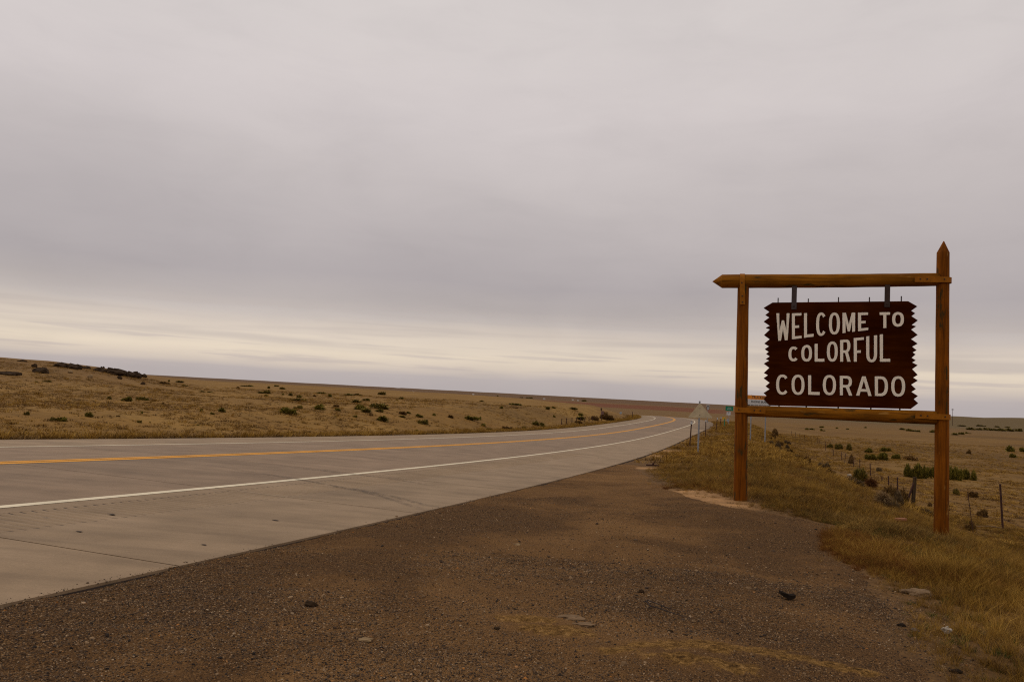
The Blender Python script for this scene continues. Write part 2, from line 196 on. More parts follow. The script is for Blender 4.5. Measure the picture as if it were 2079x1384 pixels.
DELIN = [[12.95,54.56,-1.74,13.02,54.56,-0.21],[20.27,78.66,-2.14,20.24,78.66,-0.54],[26.19,96.79,-2.19,26.33,96.79,-0.58],[31.54,114.46,-2.15,31.68,114.46,-0.75]]
PENNANT = [9.82,39.5,-1.28,9.85,39.5,1.42]
POLES = [[22.435,71.3,2.217],[23.786,71.3,2.287]]
MISC = {'tire': [2.34,6.34,-0.28], 'twig': [1.19,5.65,-0.24], 'slab1': [0.5,5.26,-0.21], 'slab2': [0.57,5.11,-0.21], 'darkrock': [-1.23,5.14,-0.18], 'lightstone': [-0.75,4.48,-0.17], 'lightstone2': [0.17,8.21,-0.31], 'tanslab': [3.9,7.22,-0.37], 'can': [6.82,13.29,-0.62], 'white': [3.22,5.61,-0.27], 'blue': [3.03,5.68,-0.27], 'darkbag': [2.8,4.77,-0.25], 'dark2': [2.99,5.78,-0.27], 'ditchtrash': [23.46,52.6,-3.2], 'bar': [4.98,26.17,-0.92], 'clod': [1.14,6.25,-0.26], 'clod2': [0.0,4.85,-0.19], 'clod3': [1.13,5.11,-0.22], 'stick': [17.11,27.35,-2.58]}
MUD = [[0.21,5.15,0.35],[0.35,4.95,0.4],[0.46,4.87,0.35],[0.73,4.57,0.3],[0.96,4.72,0.35],[1.24,4.79,0.4],[1.42,4.78,0.4],[1.6,4.77,0.35],[1.74,4.66,0.3],[1.93,4.55,0.25],[2.06,4.47,0.25],[1.11,4.47,0.4],[1.31,4.39,0.35]]
GREEN = [[36.777,128.0,0.725,1.26,0.758],[36.693,128.0,-0.098,0.659,0.593]]
LEFTSIGN = [[14.343,118.0,-0.893,0.418,0.532],[14.235,118.0,-0.351,0.175,0.342]]
ROUTE = [[35.815,138.0,0.946,0.533,0.293],[35.807,138.0,0.512,0.524,0.524]]
YELLOW = [33.69,120.0,-0.804,0.502,0.425]
TRUCK_PANEL = [[23.074,71.0,2.126,2.239,0.388],[23.094,71.0,1.455,2.239,0.96]]
BLUEPLATE = [38.626,135.0,-1.374,0.434,0.391]
BLUESIGN = [23.396,160.0,-1.518,0.463,0.412]
FARMS = [[-324.817,2600.0,-15.953,8.366,5.522],[150.969,3300.0,-14.335,13.804,5.097],[-1166.865,4200.0,-10.191,18.92,5.406],[323.544,3600.0,-11.096,11.584,3.938],[-1176.553,4300.0,-12.284,11.069,3.874],[382.14,4600.0,-9.526,17.762,6.513],[-233.528,5000.0,-16.234,19.306,7.079]]
FARTREES = [[100.943,3800.0,-11.837,39.127,6.114],[65.965,3900.0,-11.51,22.588,5.02],[371.773,3800.0,-5.709,34.236,7.336],[-65.592,4300.0,-10.349,13.836,7.195],[868.499,3500.0,5.853,18.019,5.631],[-318.259,2700.0,-16.061,17.376,3.475]]
UPOLE = [520.715,900.0,5.91,4.634,9.846]
PENN_TRI = [[9.221,39.5,0.539],[10.513,39.5,0.58],[9.828,39.5,1.329]]
LEFT_FENCE = [[6.6,94.42,-2.16,0.3],[7.4,96.98,-2.16,0.31],[8.33,99.97,-2.15,0.39],[9.12,102.42,-2.14,0.4],[9.85,104.66,-2.14,0.4],[10.73,107.45,-2.12,0.41],[11.64,110.27,-2.11,0.43],[12.41,112.77,-2.09,0.44],[13.33,115.82,-2.06,0.45],[22.9,141.59,-2.17,0.82]]
TUFTS_EDGE = [[-2.69,5.29],[-1.8,7.95],[-1.64,8.5],[-1.5,8.94],[-1.42,9.15],[-1.33,9.45],[-1.16,9.85],[-1.02,10.28],[0.06,13.71],[0.29,14.43],[0.55,15.32],[0.71,15.79],[1.17,17.49],[2.19,20.88],[2.39,21.54],[-2.07,7.16],[-2.56,5.68]]
SKIDS = [[[6.99,1.35],[6.73,2.4],[6.45,3.59],[6.17,4.51],[5.74,5.44],[4.95,6.47],[4.73,6.77]],[[5.99,4.26],[6.1,4.9],[5.73,5.78],[5.27,6.47],[5.17,6.78]],[[8.21,1.99],[8.29,3.27],[8.28,4.53],[7.75,5.75]]]
TAR = [[1.54,4.63],[0.16,5.44],[0.63,5.2],[0.34,5.86],[2.5,5.94],[2.46,6.47],[0.88,6.35],[2.68,6.45],[23.81,5.67],[2.5,5.94]]
BARE = [[3.76,14.89,0.6],[3.82,13.91,0.6],[3.87,13.15,0.5],[3.71,15.71,0.5],[7.14,36.36,0.9],[9.31,43.92,1.1],[4.55,25.14,0.6]]

# ---- helpers ----
def tag(o, label=None, cat=None, group=None, kind=None):
    if label: o['label'] = label
    if cat: o['category'] = cat
    if group: o['group'] = group
    if kind: o['kind'] = kind
    return o
def link(name, me, m=None, parent=None):
    o = D.objects.new(name, me); COL.objects.link(o)
    if m is not None and me is not None and not me.materials: me.materials.append(m)
    if parent is not None: o.parent = parent
    return o
def empty(name, loc, rz=0.):
    o = D.objects.new(name, None); COL.objects.link(o); o.location = loc; o.rotation_euler = (0, 0, rz); o.empty_display_size = .2; return o
def mesh(name, v, f, smooth=False):
    me = D.meshes.new(name); me.from_pydata([tuple(map(float, p)) for p in v], [], [tuple(map(int, q)) for q in f]); me.update()
    if smooth: me.polygons.foreach_set('use_smooth', [True]*len(me.polygons))
    return me
def fastmesh(name, v, q):
    """numpy verts (n,3) and quads (m,4) or tris (m,3)"""
    me = D.meshes.new(name); k = q.shape[1]
    me.vertices.add(len(v)); me.vertices.foreach_set('co', np.ascontiguousarray(v, np.float32).ravel())
    me.loops.add(q.size); me.loops.foreach_set('vertex_index', np.ascontiguousarray(q, np.int32).ravel())
    me.polygons.add(len(q)); me.polygons.foreach_set('loop_start', np.arange(0, q.size, k, dtype=np.int32))
    me.update(calc_edges=True); me.validate(); return me
def grid_quads(nu, nv):
    i = np.arange(nu*nv).reshape(nu, nv); return np.stack([i[:-1, :-1], i[1:, :-1], i[1:, 1:], i[:-1, 1:]], -1).reshape(-1, 4)
def bm_obj(name, bm, m, parent=None, smooth=False):
    bmesh.ops.recalc_face_normals(bm, faces=bm.faces[:])
    me = D.meshes.new(name); bm.to_mesh(me); bm.free()
    if smooth: me.polygons.foreach_set('use_smooth', [True]*len(me.polygons))
    return link(name, me, m, parent)
def add_box(bm, c, s, rot=None, bevel=0.):
    r = bmesh.ops.create_cube(bm, size=1.); vs = r['verts']
    bmesh.ops.scale(bm, vec=s, verts=vs)
    if bevel:
        es = list({e for v in vs for e in v.link_edges}); r = bmesh.ops.bevel(bm, geom=es, offset=bevel, segments=1, affect='EDGES'); vs = list({v for v in r['verts']} | {v for v in vs if v.is_valid})
    if rot is not None: bmesh.ops.rotate(bm, cent=(0, 0, 0), matrix=rot, verts=vs)
    bmesh.ops.translate(bm, vec=c, verts=vs); return vs
def add_tube(bm, pts, rad, n=8, cap=True):
    """tube through points, rad scalar or list"""
    pts = [Vector(p) for p in pts]; rad = [rad]*len(pts) if not hasattr(rad, '__len__') else rad
    rings = []; up = None
    for i, p in enumerate(pts):
        t = (pts[min(i+1, len(pts)-1)]-pts[max(i-1, 0)]).normalized()
        a = t.orthogonal().normalized() if up is None else (up-t*up.dot(t)).normalized(); up = a; b = t.cross(a)
        rings.append([bm.verts.new(p+(a*math.cos(2*math.pi*k/n)+b*math.sin(2*math.pi*k/n))*rad[i]) for k in range(n)])
    for r0, r1 in zip(rings, rings[1:]):
        for k in range(n): bm.faces.new((r0[k], r0[(k+1) % n], r1[(k+1) % n], r1[k]))
    if cap: bm.faces.new(rings[0][::-1]); bm.faces.new(rings[-1])
    return rings
def Z(x, y): return float(terrain(np.array([x]), np.array([y]))[0])

# ---- materials ----
def mat(name):
    m = D.materials.new(name); m.use_nodes = True; t = NT(m.node_tree); t.n.clear()
    b = t.new('ShaderNodeBsdfPrincipled'); o = t.new('ShaderNodeOutputMaterial'); t.l.new(b.outputs[0], o.inputs[0])
    b.inputs['Roughness'].default_value = .85; b.inputs['Specular IOR Level'].default_value = .25
    t.b = b; t.out = o; return m, t
def bump(t, h, strength=.4, dist=.02):
    nd = t.new('ShaderNodeBump', {'Height': h, 'Strength': strength, 'Distance': dist}); t.l.new(nd.outputs[0], t.b.inputs['Normal'])
def pos(t): return t.new('ShaderNodeNewGeometry').outputs['Position']
def objc(t): return t.new('ShaderNodeTexCoord').outputs['Object']
def simple(name, rgb, rough=.6, metal=0., var=.25, scale=6., spec=.3, bmp=0.):
    m, t = mat(name); n = t.noise(objc(t), scale, 4, .6)
    c = (*rgb, 1) if len(rgb) == 3 else rgb
    lo = tuple(x*(1-var) for x in c[:3]); hi = tuple(min(1, x*(1+var)) for x in c[:3])
    t.put(t.b.inputs['Base Color'], t.ramp(n, [(.3, lo), (.7, hi)])); t.b.inputs['Roughness'].default_value = rough; t.b.inputs['Metallic'].default_value = metal
    t.b.inputs['Specular IOR Level'].default_value = spec
    if bmp: bump(t, n, bmp, .01)
    return m
M = {}
# terrain
def ground_mat():
    m, t = mat('prairie_ground'); p = pos(t)
    base = t.new('ShaderNodeAttribute', attribute_name='albedo').outputs['Color']
    s1 = t.noise(p, .35, 5, .6); s2 = t.noise(p, 3.2, 5, .65); s3 = t.noise(p, 22., 4, .7); s4 = t.noise(t.map(p, (.02, .08, .05)), 1., 5, .6)
    c = t.mix(1., base, t.ramp(s1, [(.28, (.82, .81, .79)), (.5, (1, 1, 1)), (.72, (1.14, 1.11, 1.04))]), 'MULTIPLY')
    c = t.mix(1., c, t.ramp(s2, [(.3, (.74, .72, .69)), (.5, (1, 1, 1)), (.7, (1.22, 1.19, 1.11))]), 'MULTIPLY')
    c = t.mix(1., c, t.ramp(s3, [(.3, (.68, .66, .63)), (.5, (1, 1, 1)), (.7, (1.28, 1.25, 1.18))]), 'MULTIPLY')
    c = t.mix(1., c, t.ramp(s4, [(.3, (.86, .82, .78)), (.5, (1, 1, 1)), (.7, (1.12, 1.12, 1.1))]), 'MULTIPLY')
    c = t.mix(1., c, (1.10, .965, .63, 1), 'MULTIPLY')
    t.put(t.b.inputs['Base Color'], c); t.b.inputs['Roughness'].default_value = .95; t.b.inputs['Specular IOR Level'].default_value = .1
    bump(t, s3, .35, .03); return m
M['ground'] = ground_mat()
def gravel_mat():
    m, t = mat('gravel'); p = pos(t)
    big = t.math('ADD', t.noise(p, .55, 5, .6, .6), t.new('ShaderNodeAttribute', attribute_name='tone').outputs['Fac']); mid = t.noise(p, 4., 4, .6); fine = t.noise(p, 110., 3, .7)
    v = t.new('ShaderNodeTexVoronoi', {'Scale': 120.}); t.l.new(p, v.inputs['Vector'])
    v2 = t.new('ShaderNodeTexVoronoi', {'Scale': 52.}); t.l.new(p, v2.inputs['Vector'])
    dirt = t.ramp(big, [(.30, (.046, .028, .016)), (.44, (.085, .052, .030)), (.56, (.142, .090, .053)), (.75, (.185, .120, .072))])
    stone = t.ramp(v.outputs['Color'], [(.1, (.020, .014, .012)), (.35, (.062, .041, .030)), (.62, (.105, .068, .046)), (.84, (.16, .105, .065)), (.97, (.30, .21, .13))])
    c = t.mix(t.rng(t.math('ADD', t.math('MULTIPLY', big, .7), t.math('MULTIPLY', mid, .3)), .58, .40, .22, .85), dirt, stone)
    mud = t.new('ShaderNodeAttribute', attribute_name='mud').outputs['Fac']
    mm = t.rng(t.math('ADD', mud, t.math('MULTIPLY', t.math('SUBTRACT', t.noise(p, 9., 6, .72, .6), .5), 2.4)), .35, .6)
    mudc = t.ramp(t.noise(p, 20., 5, .75, .8), [(.36, (.035, .020, .006)), (.44, (.10, .062, .022)), (.54, (.20, .130, .055)), (.66, (.30, .21, .12))])
    c = t.mix(t.math('MULTIPLY', mm, .75), c, mudc)
    c = t.mix(1., c, t.ramp(fine, [(.3, (.6, .58, .56)), (.5, (1, 1, 1)), (.7, (1.4, 1.38, 1.35))]), 'MULTIPLY')
    c = t.mix(1., c, (2.0, 1.65, 1.05, 1), 'MULTIPLY')
    t.put(t.b.inputs['Base Color'], c); t.b.inputs['Roughness'].default_value = .95; t.b.inputs['Specular IOR Level'].default_value = .05
    h = t.math('ADD', t.math('MULTIPLY', v.outputs['Distance'], -.8), t.math('ADD', t.math('MULTIPLY', mid, 1.6), t.math('ADD', t.math('MULTIPLY', fine, .5), t.math('MULTIPLY', v2.outputs['Distance'], -.7))))
    bump(t, h, 1., .03); return m
M['gravel'] = gravel_mat()
def concrete(name, a, b, c_):
    m, t = mat(name); p = pos(t); rnd = t.new('ShaderNodeObjectInfo').outputs['Random']
    n = t.noise(p, 1.1, 5, .6); f = t.noise(p, 60., 4, .7); st = t.noise(t.map(p, (.4, 3., 1)), 1.3, 5, .6)
    c = t.ramp(n, [(.30, a), (.5, b), (.70, c_)])
    c = t.mix(1., c, t.ramp(f, [(.3, (.86, .86, .86)), (.5, (1, 1, 1)), (.7, (1.12, 1.12, 1.12))]), 'MULTIPLY')
    c = t.mix(1., c, t.ramp(st, [(.3, (.82, .81, .80)), (.52, (1, 1, 1)), (.75, (1.09, 1.08, 1.07))]), 'MULTIPLY')
    c = t.mix(1., c, t.ramp(rnd, [(0, (.95, .95, .95)), (1, (1.05, 1.045, 1.04))]), 'MULTIPLY')
    # worn dark specks and small stains
    sp = t.rng(t.noise(p, 5.5, 3, .6), .70, .76); c = t.mix(t.math('MULTIPLY', sp, .45), c, (.09, .075, .065, 1))
    t.put(t.b.inputs['Base Color'], c); t.b.inputs['Roughness'].default_value = .8; bump(t, f, .25, .004); return m
M['lane'] = concrete('lane_concrete', (.192, .126, .074), (.238, .158, .095), (.280, .188, .115))
M['shoulder'] = concrete('shoulder_concrete', (.222, .149, .084), (.272, .185, .106), (.320, .220, .130))
M['groove'] = simple('dirty_groove', (.062, .039, .025), .9)
M['joint'] = simple('joint_filler', (.04, .025, .017), .9)
def paint(name, rgb, wear):
    m, t = mat(name); p = pos(t); n = t.noise(p, 14., 5, .7); n2 = t.noise(p, 1.2, 3, .5)
    c = t.ramp(n2, [(.3, tuple(x*.85 for x in rgb)), (.7, rgb)])
    c = t.mix(t.math('MULTIPLY', t.rng(n, wear, wear+.1), .8), c, (.2, .145, .105, 1)); t.put(t.b.inputs['Base Color'], c); t.b.inputs['Roughness'].default_value = .7; return m
M['white_line'] = paint('white_road_paint', (.78, .67, .47), .61); M['yellow_line'] = paint('yellow_road_paint', (.78, .33, .008), .61)
def skid_mat():
    m, t = mat('tyre_rubber_mark'); p = pos(t); n = t.noise(t.map(p, (9, 2.5, 1)), 1.5, 4, .7)
    u = t.new('ShaderNodeAttribute', attribute_name='fade').outputs['Fac']
    t.put(t.b.inputs['Base Color'], (.045, .038, .034, 1)); t.put(t.b.inputs['Alpha'], t.math('MULTIPLY', t.rng(n, .35, .65, .05, .45), u)); return m
M['skid'] = skid_mat()
def wood(name, axis, cols, grain=22., scars=True, spec=.08):
    m, t = mat(name); o = objc(t); sc = [grain, grain, grain]; sc[axis] = 1.3
    g = t.noise(t.map(o, tuple(sc)), 1., 5, .65, .4); sc2 = [7., 7., 7.]; sc2[axis] = 1.6
    b = t.noise(t.map(o, tuple(sc2), (3, 1, 2)), 1., 4, .6); big = t.noise(o, 1.4, 3, .5)
    c = t.ramp(g, [(.28, cols[0]), (.46, cols[1]), (.62, cols[2]), (.8, cols[3])])
    c = t.mix(1., c, t.ramp(big, [(.3, (.66, .64, .60)), (.55, (1, 1, 1)), (.75, (1.3, 1.28, 1.2))]), 'MULTIPLY')
    if scars:
        c = t.mix(t.math('MULTIPLY', t.rng(b, .57, .64), .9), c, (.045, .032, .010, 1))
        c = t.mix(t.math('MULTIPLY', t.rng(t.noise(t.map(o, tuple(sc2), (9, 4, 7)), 1.3, 3, .6), .66, .72), .6), c, (.36, .19, .045, 1))
    t.put(t.b.inputs['Base Color'], c); t.b.inputs['Roughness'].default_value = .8; t.b.inputs['Specular IOR Level'].default_value = spec
    bump(t, t.math('ADD', g, t.math('MULTIPLY', b, -.6)), .5, .012); return m
LOG = [(.062, .018, .0012), (.168, .048, .0025), (.245, .072, .0035), (.34, .112, .007)]
BEAM = [(.075, .026, .0018), (.195, .070, .004), (.29, .108, .006), (.40, .168, .013)]
M['post'] = wood('stained_post_log', 2, LOG); M['beam'] = wood('stained_beam_log', 0, BEAM)
M['board'] = wood('dark_brown_board', 0, [(.028, .0052, .0006), (.042, .0082, .0009), (.054, .012, .0012), (.078, .019, .002)], 9., False, 0.)
M['letter'] = simple('cream_letter_paint', (.88, .80, .66), .7, 0, .08, 9., .1)
M['strap'] = simple('painted_iron_strap', (.30, .105, .006), .6, 0, .25, 8., .1)
M['steel'] = simple('weathered_steel', (.060, .042, .040), .55, .3, .25, 12.)
M['darksteel'] = simple('dark_steel', (.045, .025, .018), .6, .2, .3, 12.)
M['galv'] = simple('galvanised_steel', (.26, .27, .29), .5, .4, .2, 10.)
M['alu'] = simple('bare_aluminium_back', (.50, .42, .27), .6, .15, .15, 4.)
M['rust'] = simple('rusted_steel', (.055, .022, .014), .85, 0, .4, 20.)
M['weathered'] = wood('grey_weathered_wood', 2, [(.03, .018, .009), (.06, .038, .02), (.09, .06, .032), (.14, .095, .055)], 30., False)
M['orange'] = simple('orange_sign_sheet', (.72, .25, .02), .5, 0, .08); M['sheet'] = simple('white_sign_sheet', (.56, .56, .55), .5, 0, .06)
M['black'] = simple('black_ink', (.03, .03, .03), .6); M['green'] = simple('green_sign_sheet', (.0, .19, .10), .5, 0, .1)
M['yellow'] = simple('yellow_sheet', (.55, .33, .03), .5, 0, .1); M['reddull'] = simple('dull_red_brown_sheet', (.16, .085, .07), .6)
M['blueg'] = simple('pale_blue_sheet', (.30, .36, .42), .5, 0, .1)
M['rock'] = simple('dark_sandstone', (.046, .028, .015), .95, 0, .65, 3.5, .05, .8)
M['paler'] = simple('tan_sandstone', (.26, .175, .09), .95, 0, .35, 9., .1, .6)
M['mudc'] = simple('dried_mud', (.185, .118, .064), .95, 0, .3, 14., .1, .6)
M['rubber'] = simple('black_rubber', (.020, .014, .010), .9, 0, .3, 20., .03)
M['trash'] = simple('white_plastic_scrap', (.42, .36, .28), .5, 0, .15); M['bluetrash'] = simple('blue_grey_plastic', (.10, .095, .10), .7, 0, .2, 8., .1)
M['redbrick'] = simple('faded_red_card', (.30, .12, .055), .8); M['twig'] = simple('dead_twig', (.03, .022, .02), .9)
M['farm'] = simple('white_farm_wall', (.45, .42, .38), .8, 0, .05); M['farmroof'] = simple('pale_farm_roof', (.5, .46, .42), .8)
def leafmat(name, cols, island=.52):
    """leaf colours vary from leaf to leaf and from plant to plant"""
    m, t = mat(name); r = t.new('ShaderNodeNewGeometry').outputs['Random Per Island']; q = t.new('ShaderNodeObjectInfo').outputs['Random']
    big = t.rng(t.noise(pos(t), .8, 3, .6), .32, .68)
    f = t.math('ADD', t.math('MULTIPLY', r, island), t.math('ADD', t.math('MULTIPLY', q, (1-island)*.35), t.math('MULTIPLY', big, (1-island)*.65)))
    t.put(t.b.inputs['Base Color'], t.ramp(f, [(.12+i*.76/(len(cols)-1), (c[0]*1.02, c[1]*.9, c[2]*.62)) for i, c in enumerate(cols)]))
    t.b.inputs['Roughness'].default_value = .8; t.b.inputs['Specular IOR Level'].default_value = .1; return m
M['straw'] = leafmat('dry_straw', [(.055, .032, .010), (.18, .112, .034), (.33, .215, .072), (.54, .38, .15)])
M['gold'] = leafmat('golden_dry_grass', [(.075, .040, .009), (.20, .117, .024), (.33, .205, .048), (.48, .32, .10)])
M['brownweed'] = leafmat('brown_dry_weed', [(.028, .015, .006), (.085, .047, .016), (.165, .096, .034), (.30, .19, .08)])
M['rustweed'] = leafmat('rust_dry_weed', [(.08, .030, .007), (.16, .066, .015), (.23, .11, .026)])
M['greenweed'] = leafmat('olive_weed', [(.035, .045, .012), (.07, .085, .022), (.125, .135, .04)])
M['shrub'] = leafmat('dark_olive_shrub', [(.04, .034, .011), (.105, .092, .024), (.18, .155, .042), (.28, .235, .075)], .75)
M['shrubgreen'] = leafmat('green_shrub', [(.036, .035, .008), (.10, .096, .017), (.185, .168, .033), (.30, .26, .07)], .75)
M['shrubbrown'] = leafmat('brown_shrub', [(.06, .036, .017), (.13, .08, .035), (.21, .135, .06), (.30, .20, .10)], .75)
M['tumble'] = leafmat('brown_tumbleweed', [(.06, .024, .010), (.115, .05, .02), (.17, .08, .034)], .75)
M['tumblepale'] = leafmat('pale_tumbleweed', [(.17, .12, .08), (.27, .2, .14), (.36, .28, .2)], .75)
M['greyweed'] = leafmat('grey_twig_weed', [(.075, .055, .038), (.14, .105, .075), (.21, .165, .12)], .75)

# ---- ground: one sheet out to the horizon ----
GP = np.array(GRAVEL)
def sdf(x, y, P=GP):
    x = np.asarray(x).ravel(); y = np.asarray(y).ravel(); best = np.full(len(x), 1e9); ins = np.zeros(len(x), bool)
    for a, b in zip(P, np.roll(P, -1, 0)):
        ab = b-a; L = ab@ab+1e-12; t = np.clip(((x-a[0])*ab[0]+(y-a[1])*ab[1])/L, 0, 1)
        best = np.minimum(best, np.hypot(x-a[0]-t*ab[0], y-a[1]-t*ab[1]))
        cr = ((a[1] > y) != (b[1] > y)) & (x < (b[0]-a[0])*(y-a[1])/(b[1]-a[1]+1e-12)+a[0]); ins ^= cr
    return np.where(ins, best, -best)
def gsdf(x, y): return sdf(x, y)+fbm(np.asarray(x)/.9, np.asarray(y)/.9, 51, 4)*.34+fbm(np.asarray(x)/.22, np.asarray(y)/.22, 53, 3)*.12
def lerp3(a, b, t): return a+(b-a)*t[:, None]
def bare_soil(x, y):
    m = 0
    for a, b, r in BARE: m = np.maximum(m, np.exp(-(((x-a)/r)**2+((y-b)/r)**2)))
    return m
def ground():
    front = np.arange(-56, 56.01, .3); back = np.arange(58, 302, 3.0)
    azs = np.radians(np.concatenate([front, back])); na = len(azs)
    rr = np.concatenate([[.02], np.geomspace(.5, 15500, 420)])
    A, Rr = np.meshgrid(azs, rr); x = (np.sin(A)*Rr).ravel(); y = (np.cos(A)*Rr).ravel()
    z, s, o = terrain(x, y, True)
    i = np.arange(len(rr)*na).reshape(len(rr), na); j = np.roll(i, -1, 1)
    q = np.stack([i[:-1], i[1:], j[1:], j[:-1]], -1).reshape(-1, 4)
    me = fastmesh('ground', np.stack([x, y, z], -1), q[:, ::-1])
    r = np.hypot(x, y); t = np.where(y > 1, x/np.maximum(y, 1), 0)
    n1 = fbm(x/30, y/30, 41); n2 = fbm(x/7, y/7, 42); n3 = fbm(x/260, y/900, 43)
    c = np.tile(np.array([.205, .127, .046]), (len(x), 1))
    right = sstep(8, 14, o-EDGE_N)
    c = lerp3(c, np.array([.225, .143, .054]), right*sstep(-.3, .1, n1+.1))
    c = lerp3(c, np.array([.150, .095, .038]), sstep(.06, .2, n1)*.7)                        # browner bare soil
    c = lerp3(c, np.array([.262, .172, .07]), sstep(.05, .16, n2)*.6)                         # pale straw patches
    hill = sstep(45, 110, r)*sstep(-.36, -.52, t)
    c = lerp3(c, np.array([.145, .088, .040]), hill*.7)
    verge = sstep(-.5, .4, o-EDGE_N)*(1-sstep(9, 14, o-EDGE_N+n2*4))
    c = lerp3(c, np.array([.120, .070, .024]), verge)
    bare = verge*sstep(.03, .14, n2)*.7; c = lerp3(c, np.array([.24, .15, .062]), bare)
    # track on the right plain: paler trodden soil along the fence
    c = lerp3(c, np.array([.29, .20, .092]), np.exp(-((o-EDGE_N-22-2*np.sin(s/14))/1.6)**2)*.75*sstep(25, 40, s))
    c = lerp3(c, np.array([.10, .062, .036]), sstep(1.5, -.5, o-EDGE_N)*(s < 26)*(o > 0))
    c = c*(1-(right*np.array([[.30], [.33], [.35]])).T)  # right plain's colour darkened to stand in for lens vignetting
    dg = np.full(len(x), -9.); nn = (r < 32); dg[nn] = gsdf(x[nn], y[nn])
    c = lerp3(c, np.array([.115, .070, .038]), sstep(-1.5, -.15, dg+n2*.9)*(o > 0))          # gravel thinning out into the verge
    c = lerp3(c, np.array([.37, .235, .155]), bare_soil(x, y)*.95)   # sandy bare patches round the near post
    # distance: dull plain, red ploughed band, grey-mauve skyline with haze put into its colour
    left = sstep(.34, .26, t)
    far = sstep(230, 420, r)
    cf = np.tile(np.array([.150, .096, .046]), (len(x), 1))
    cf = lerp3(cf, np.array([.135, .047, .024]), np.clip(sstep(800, 950, r+n3*300)*(1-sstep(2300, 3000, r+n3*900)), 0, 1)*left*.9)
    cf = lerp3(cf, np.array([.115, .072, .052]), sstep(2600, 4200, r)*.9*left)
    cf = lerp3(cf, np.array([.112, .088, .053]), sstep(420, 900, r)*(1-left)*.9)
    c = lerp3(c, cf, far)
    col = np.ones((len(x), 4), np.float32); col[:, :3] = np.clip(c, .005, .9)
    at = me.attributes.new('albedo', 'FLOAT_COLOR', 'POINT'); at.data.foreach_set('color', col.ravel())
    me.polygons.foreach_set('use_smooth', np.ones(len(me.polygons), bool))
    tag(link('ground', me, M['ground']), 'dry rolling prairie falling away to a far plain', kind='structure')
ground()

# ---- gravel pull-out ----
def gravel_z(x, y, d):
    return terrain(x, y)+.045*sstep(-.12, .35, d)-.022+fbm(x/.9, y/.9, 55)*.035+fbm(x/.16, y/.16, 56, 3)*.032+fbm(x/.06, y/.06, 57, 2)*.010*sstep(10, 6, np.hypot(x, y))
def gravel():
    front = np.arange(-50, 44, .28); back = np.arange(47, 310, 3.5); azs = np.radians(np.concatenate([front, back])); na = len(azs)
    rr = np.concatenate([[.05], np.geomspace(.6, 27, 520)]); A, Rr = np.meshgrid(azs, rr); x = (np.sin(A)*Rr).ravel(); y = (np.cos(A)*Rr).ravel()
    d = gsdf(x, y); z = gravel_z(x, y, d)
    i = np.arange(len(rr)*na).reshape(len(rr), na); j = np.roll(i, -1, 1)
    q = np.stack([i[:-1], i[1:], j[1:], j[:-1]], -1).reshape(-1, 4)[:, ::-1]
    q = q[(d[q] > -.18).any(1)]; us = np.unique(q); re = -np.ones(len(x), int); re[us] = np.arange(len(us)); q = re[q]
    x, y, z = x[us], y[us], z[us]
    mud = np.zeros(len(x))
    for a, b, rad in MUD: mud = np.maximum(mud, np.exp(-(((x-a)/(rad*.62))**2+((y-b)/(rad*.3))**2)))
    me = fastmesh('gravel_pullout', np.stack([x, y, z+mud*.012], -1), q)
    at = me.attributes.new('mud', 'FLOAT', 'POINT'); at.data.foreach_set('value', mud.astype(np.float32))
    s_, o_, _ = road_so(x, y); op = o_-EDGE_N+fbm(x/1.5, y/1.5, 58)*1.2
    tone = -.13*np.exp(-((op-.55)/.55)**2)*sstep(11, 5, s_)+.10*np.exp(-((op-2.4)/1.1)**2)-.07*sstep(3.6, 5.0, op)+.12*np.exp(-((op-1.2)/1.2)**2)*sstep(10, 16, s_)
    me.attributes.new('tone', 'FLOAT', 'POINT').data.foreach_set('value', tone.astype(np.float32))
    me.polygons.foreach_set('use_smooth', np.ones(len(me.polygons), bool))
    tag(link('gravel_pullout', me, M['gravel']), 'dark gravel pull-out beside the concrete road', kind='structure')
gravel()

# ---- road ----
SL0, SLN, PITCH = -13.0, 27, 4.28
def jt(k, o): return SL0+.10+k*PITCH+.045*(o-3)
def strip(name, o0, o1, s0, s1, dz, m, parent, step=1.0, depth=0., fade=None):
    s = np.arange(s0, s1+1e-6, step); n = len(s)
    a = road_at(s, np.full(n, o0), dz); b = road_at(s, np.full(n, o1), dz); v = np.stack([a, b], 1).reshape(-1, 3)
    me = fastmesh(name, v, grid_quads(n, 2)); return link(name, me, m, parent)
def road_base():
    s = np.unique(np.concatenate([np.arange(-110, SL0, 3.), np.arange(SL0, jt(SLN, 0), 1.), np.arange(jt(SLN, 0)+.5, 340, 2.)]))
    os_ = np.array([-EDGE_F, -EDGE_F, -LANE, 0, LANE, EDGE_N, EDGE_N]); dn = np.array([-.3, 0, 0, 0, 0, 0, -.3])
    P = []
    for o, dd in zip(os_, dn):
        low = np.where((s >= SL0) & (s <= jt(SLN, 0)), -.02, 0)
        P.append(road_at(s, np.full(len(s), o), low+dd))
    v = np.stack(P, 1).reshape(-1, 3); me = fastmesh('road', v, grid_quads(len(s), len(os_)))
    me.materials.append(M['lane']); me.materials.append(M['shoulder']); me.materials.append(M['joint'])
    mi = np.zeros(len(me.polygons), np.int32); k = np.arange(len(mi)); colm = k % (len(os_)-1); si = s[k//(len(os_)-1)]
    mi[(colm < 2) | (colm > 3)] = 1; mi[(si >= SL0) & (si < jt(SLN, 0)-.5)] = 2
    me.polygons.foreach_set('material_index', mi)
    return tag(link('road', me), 'two-lane concrete highway bending left over a rise', kind='structure')
road = road_base()
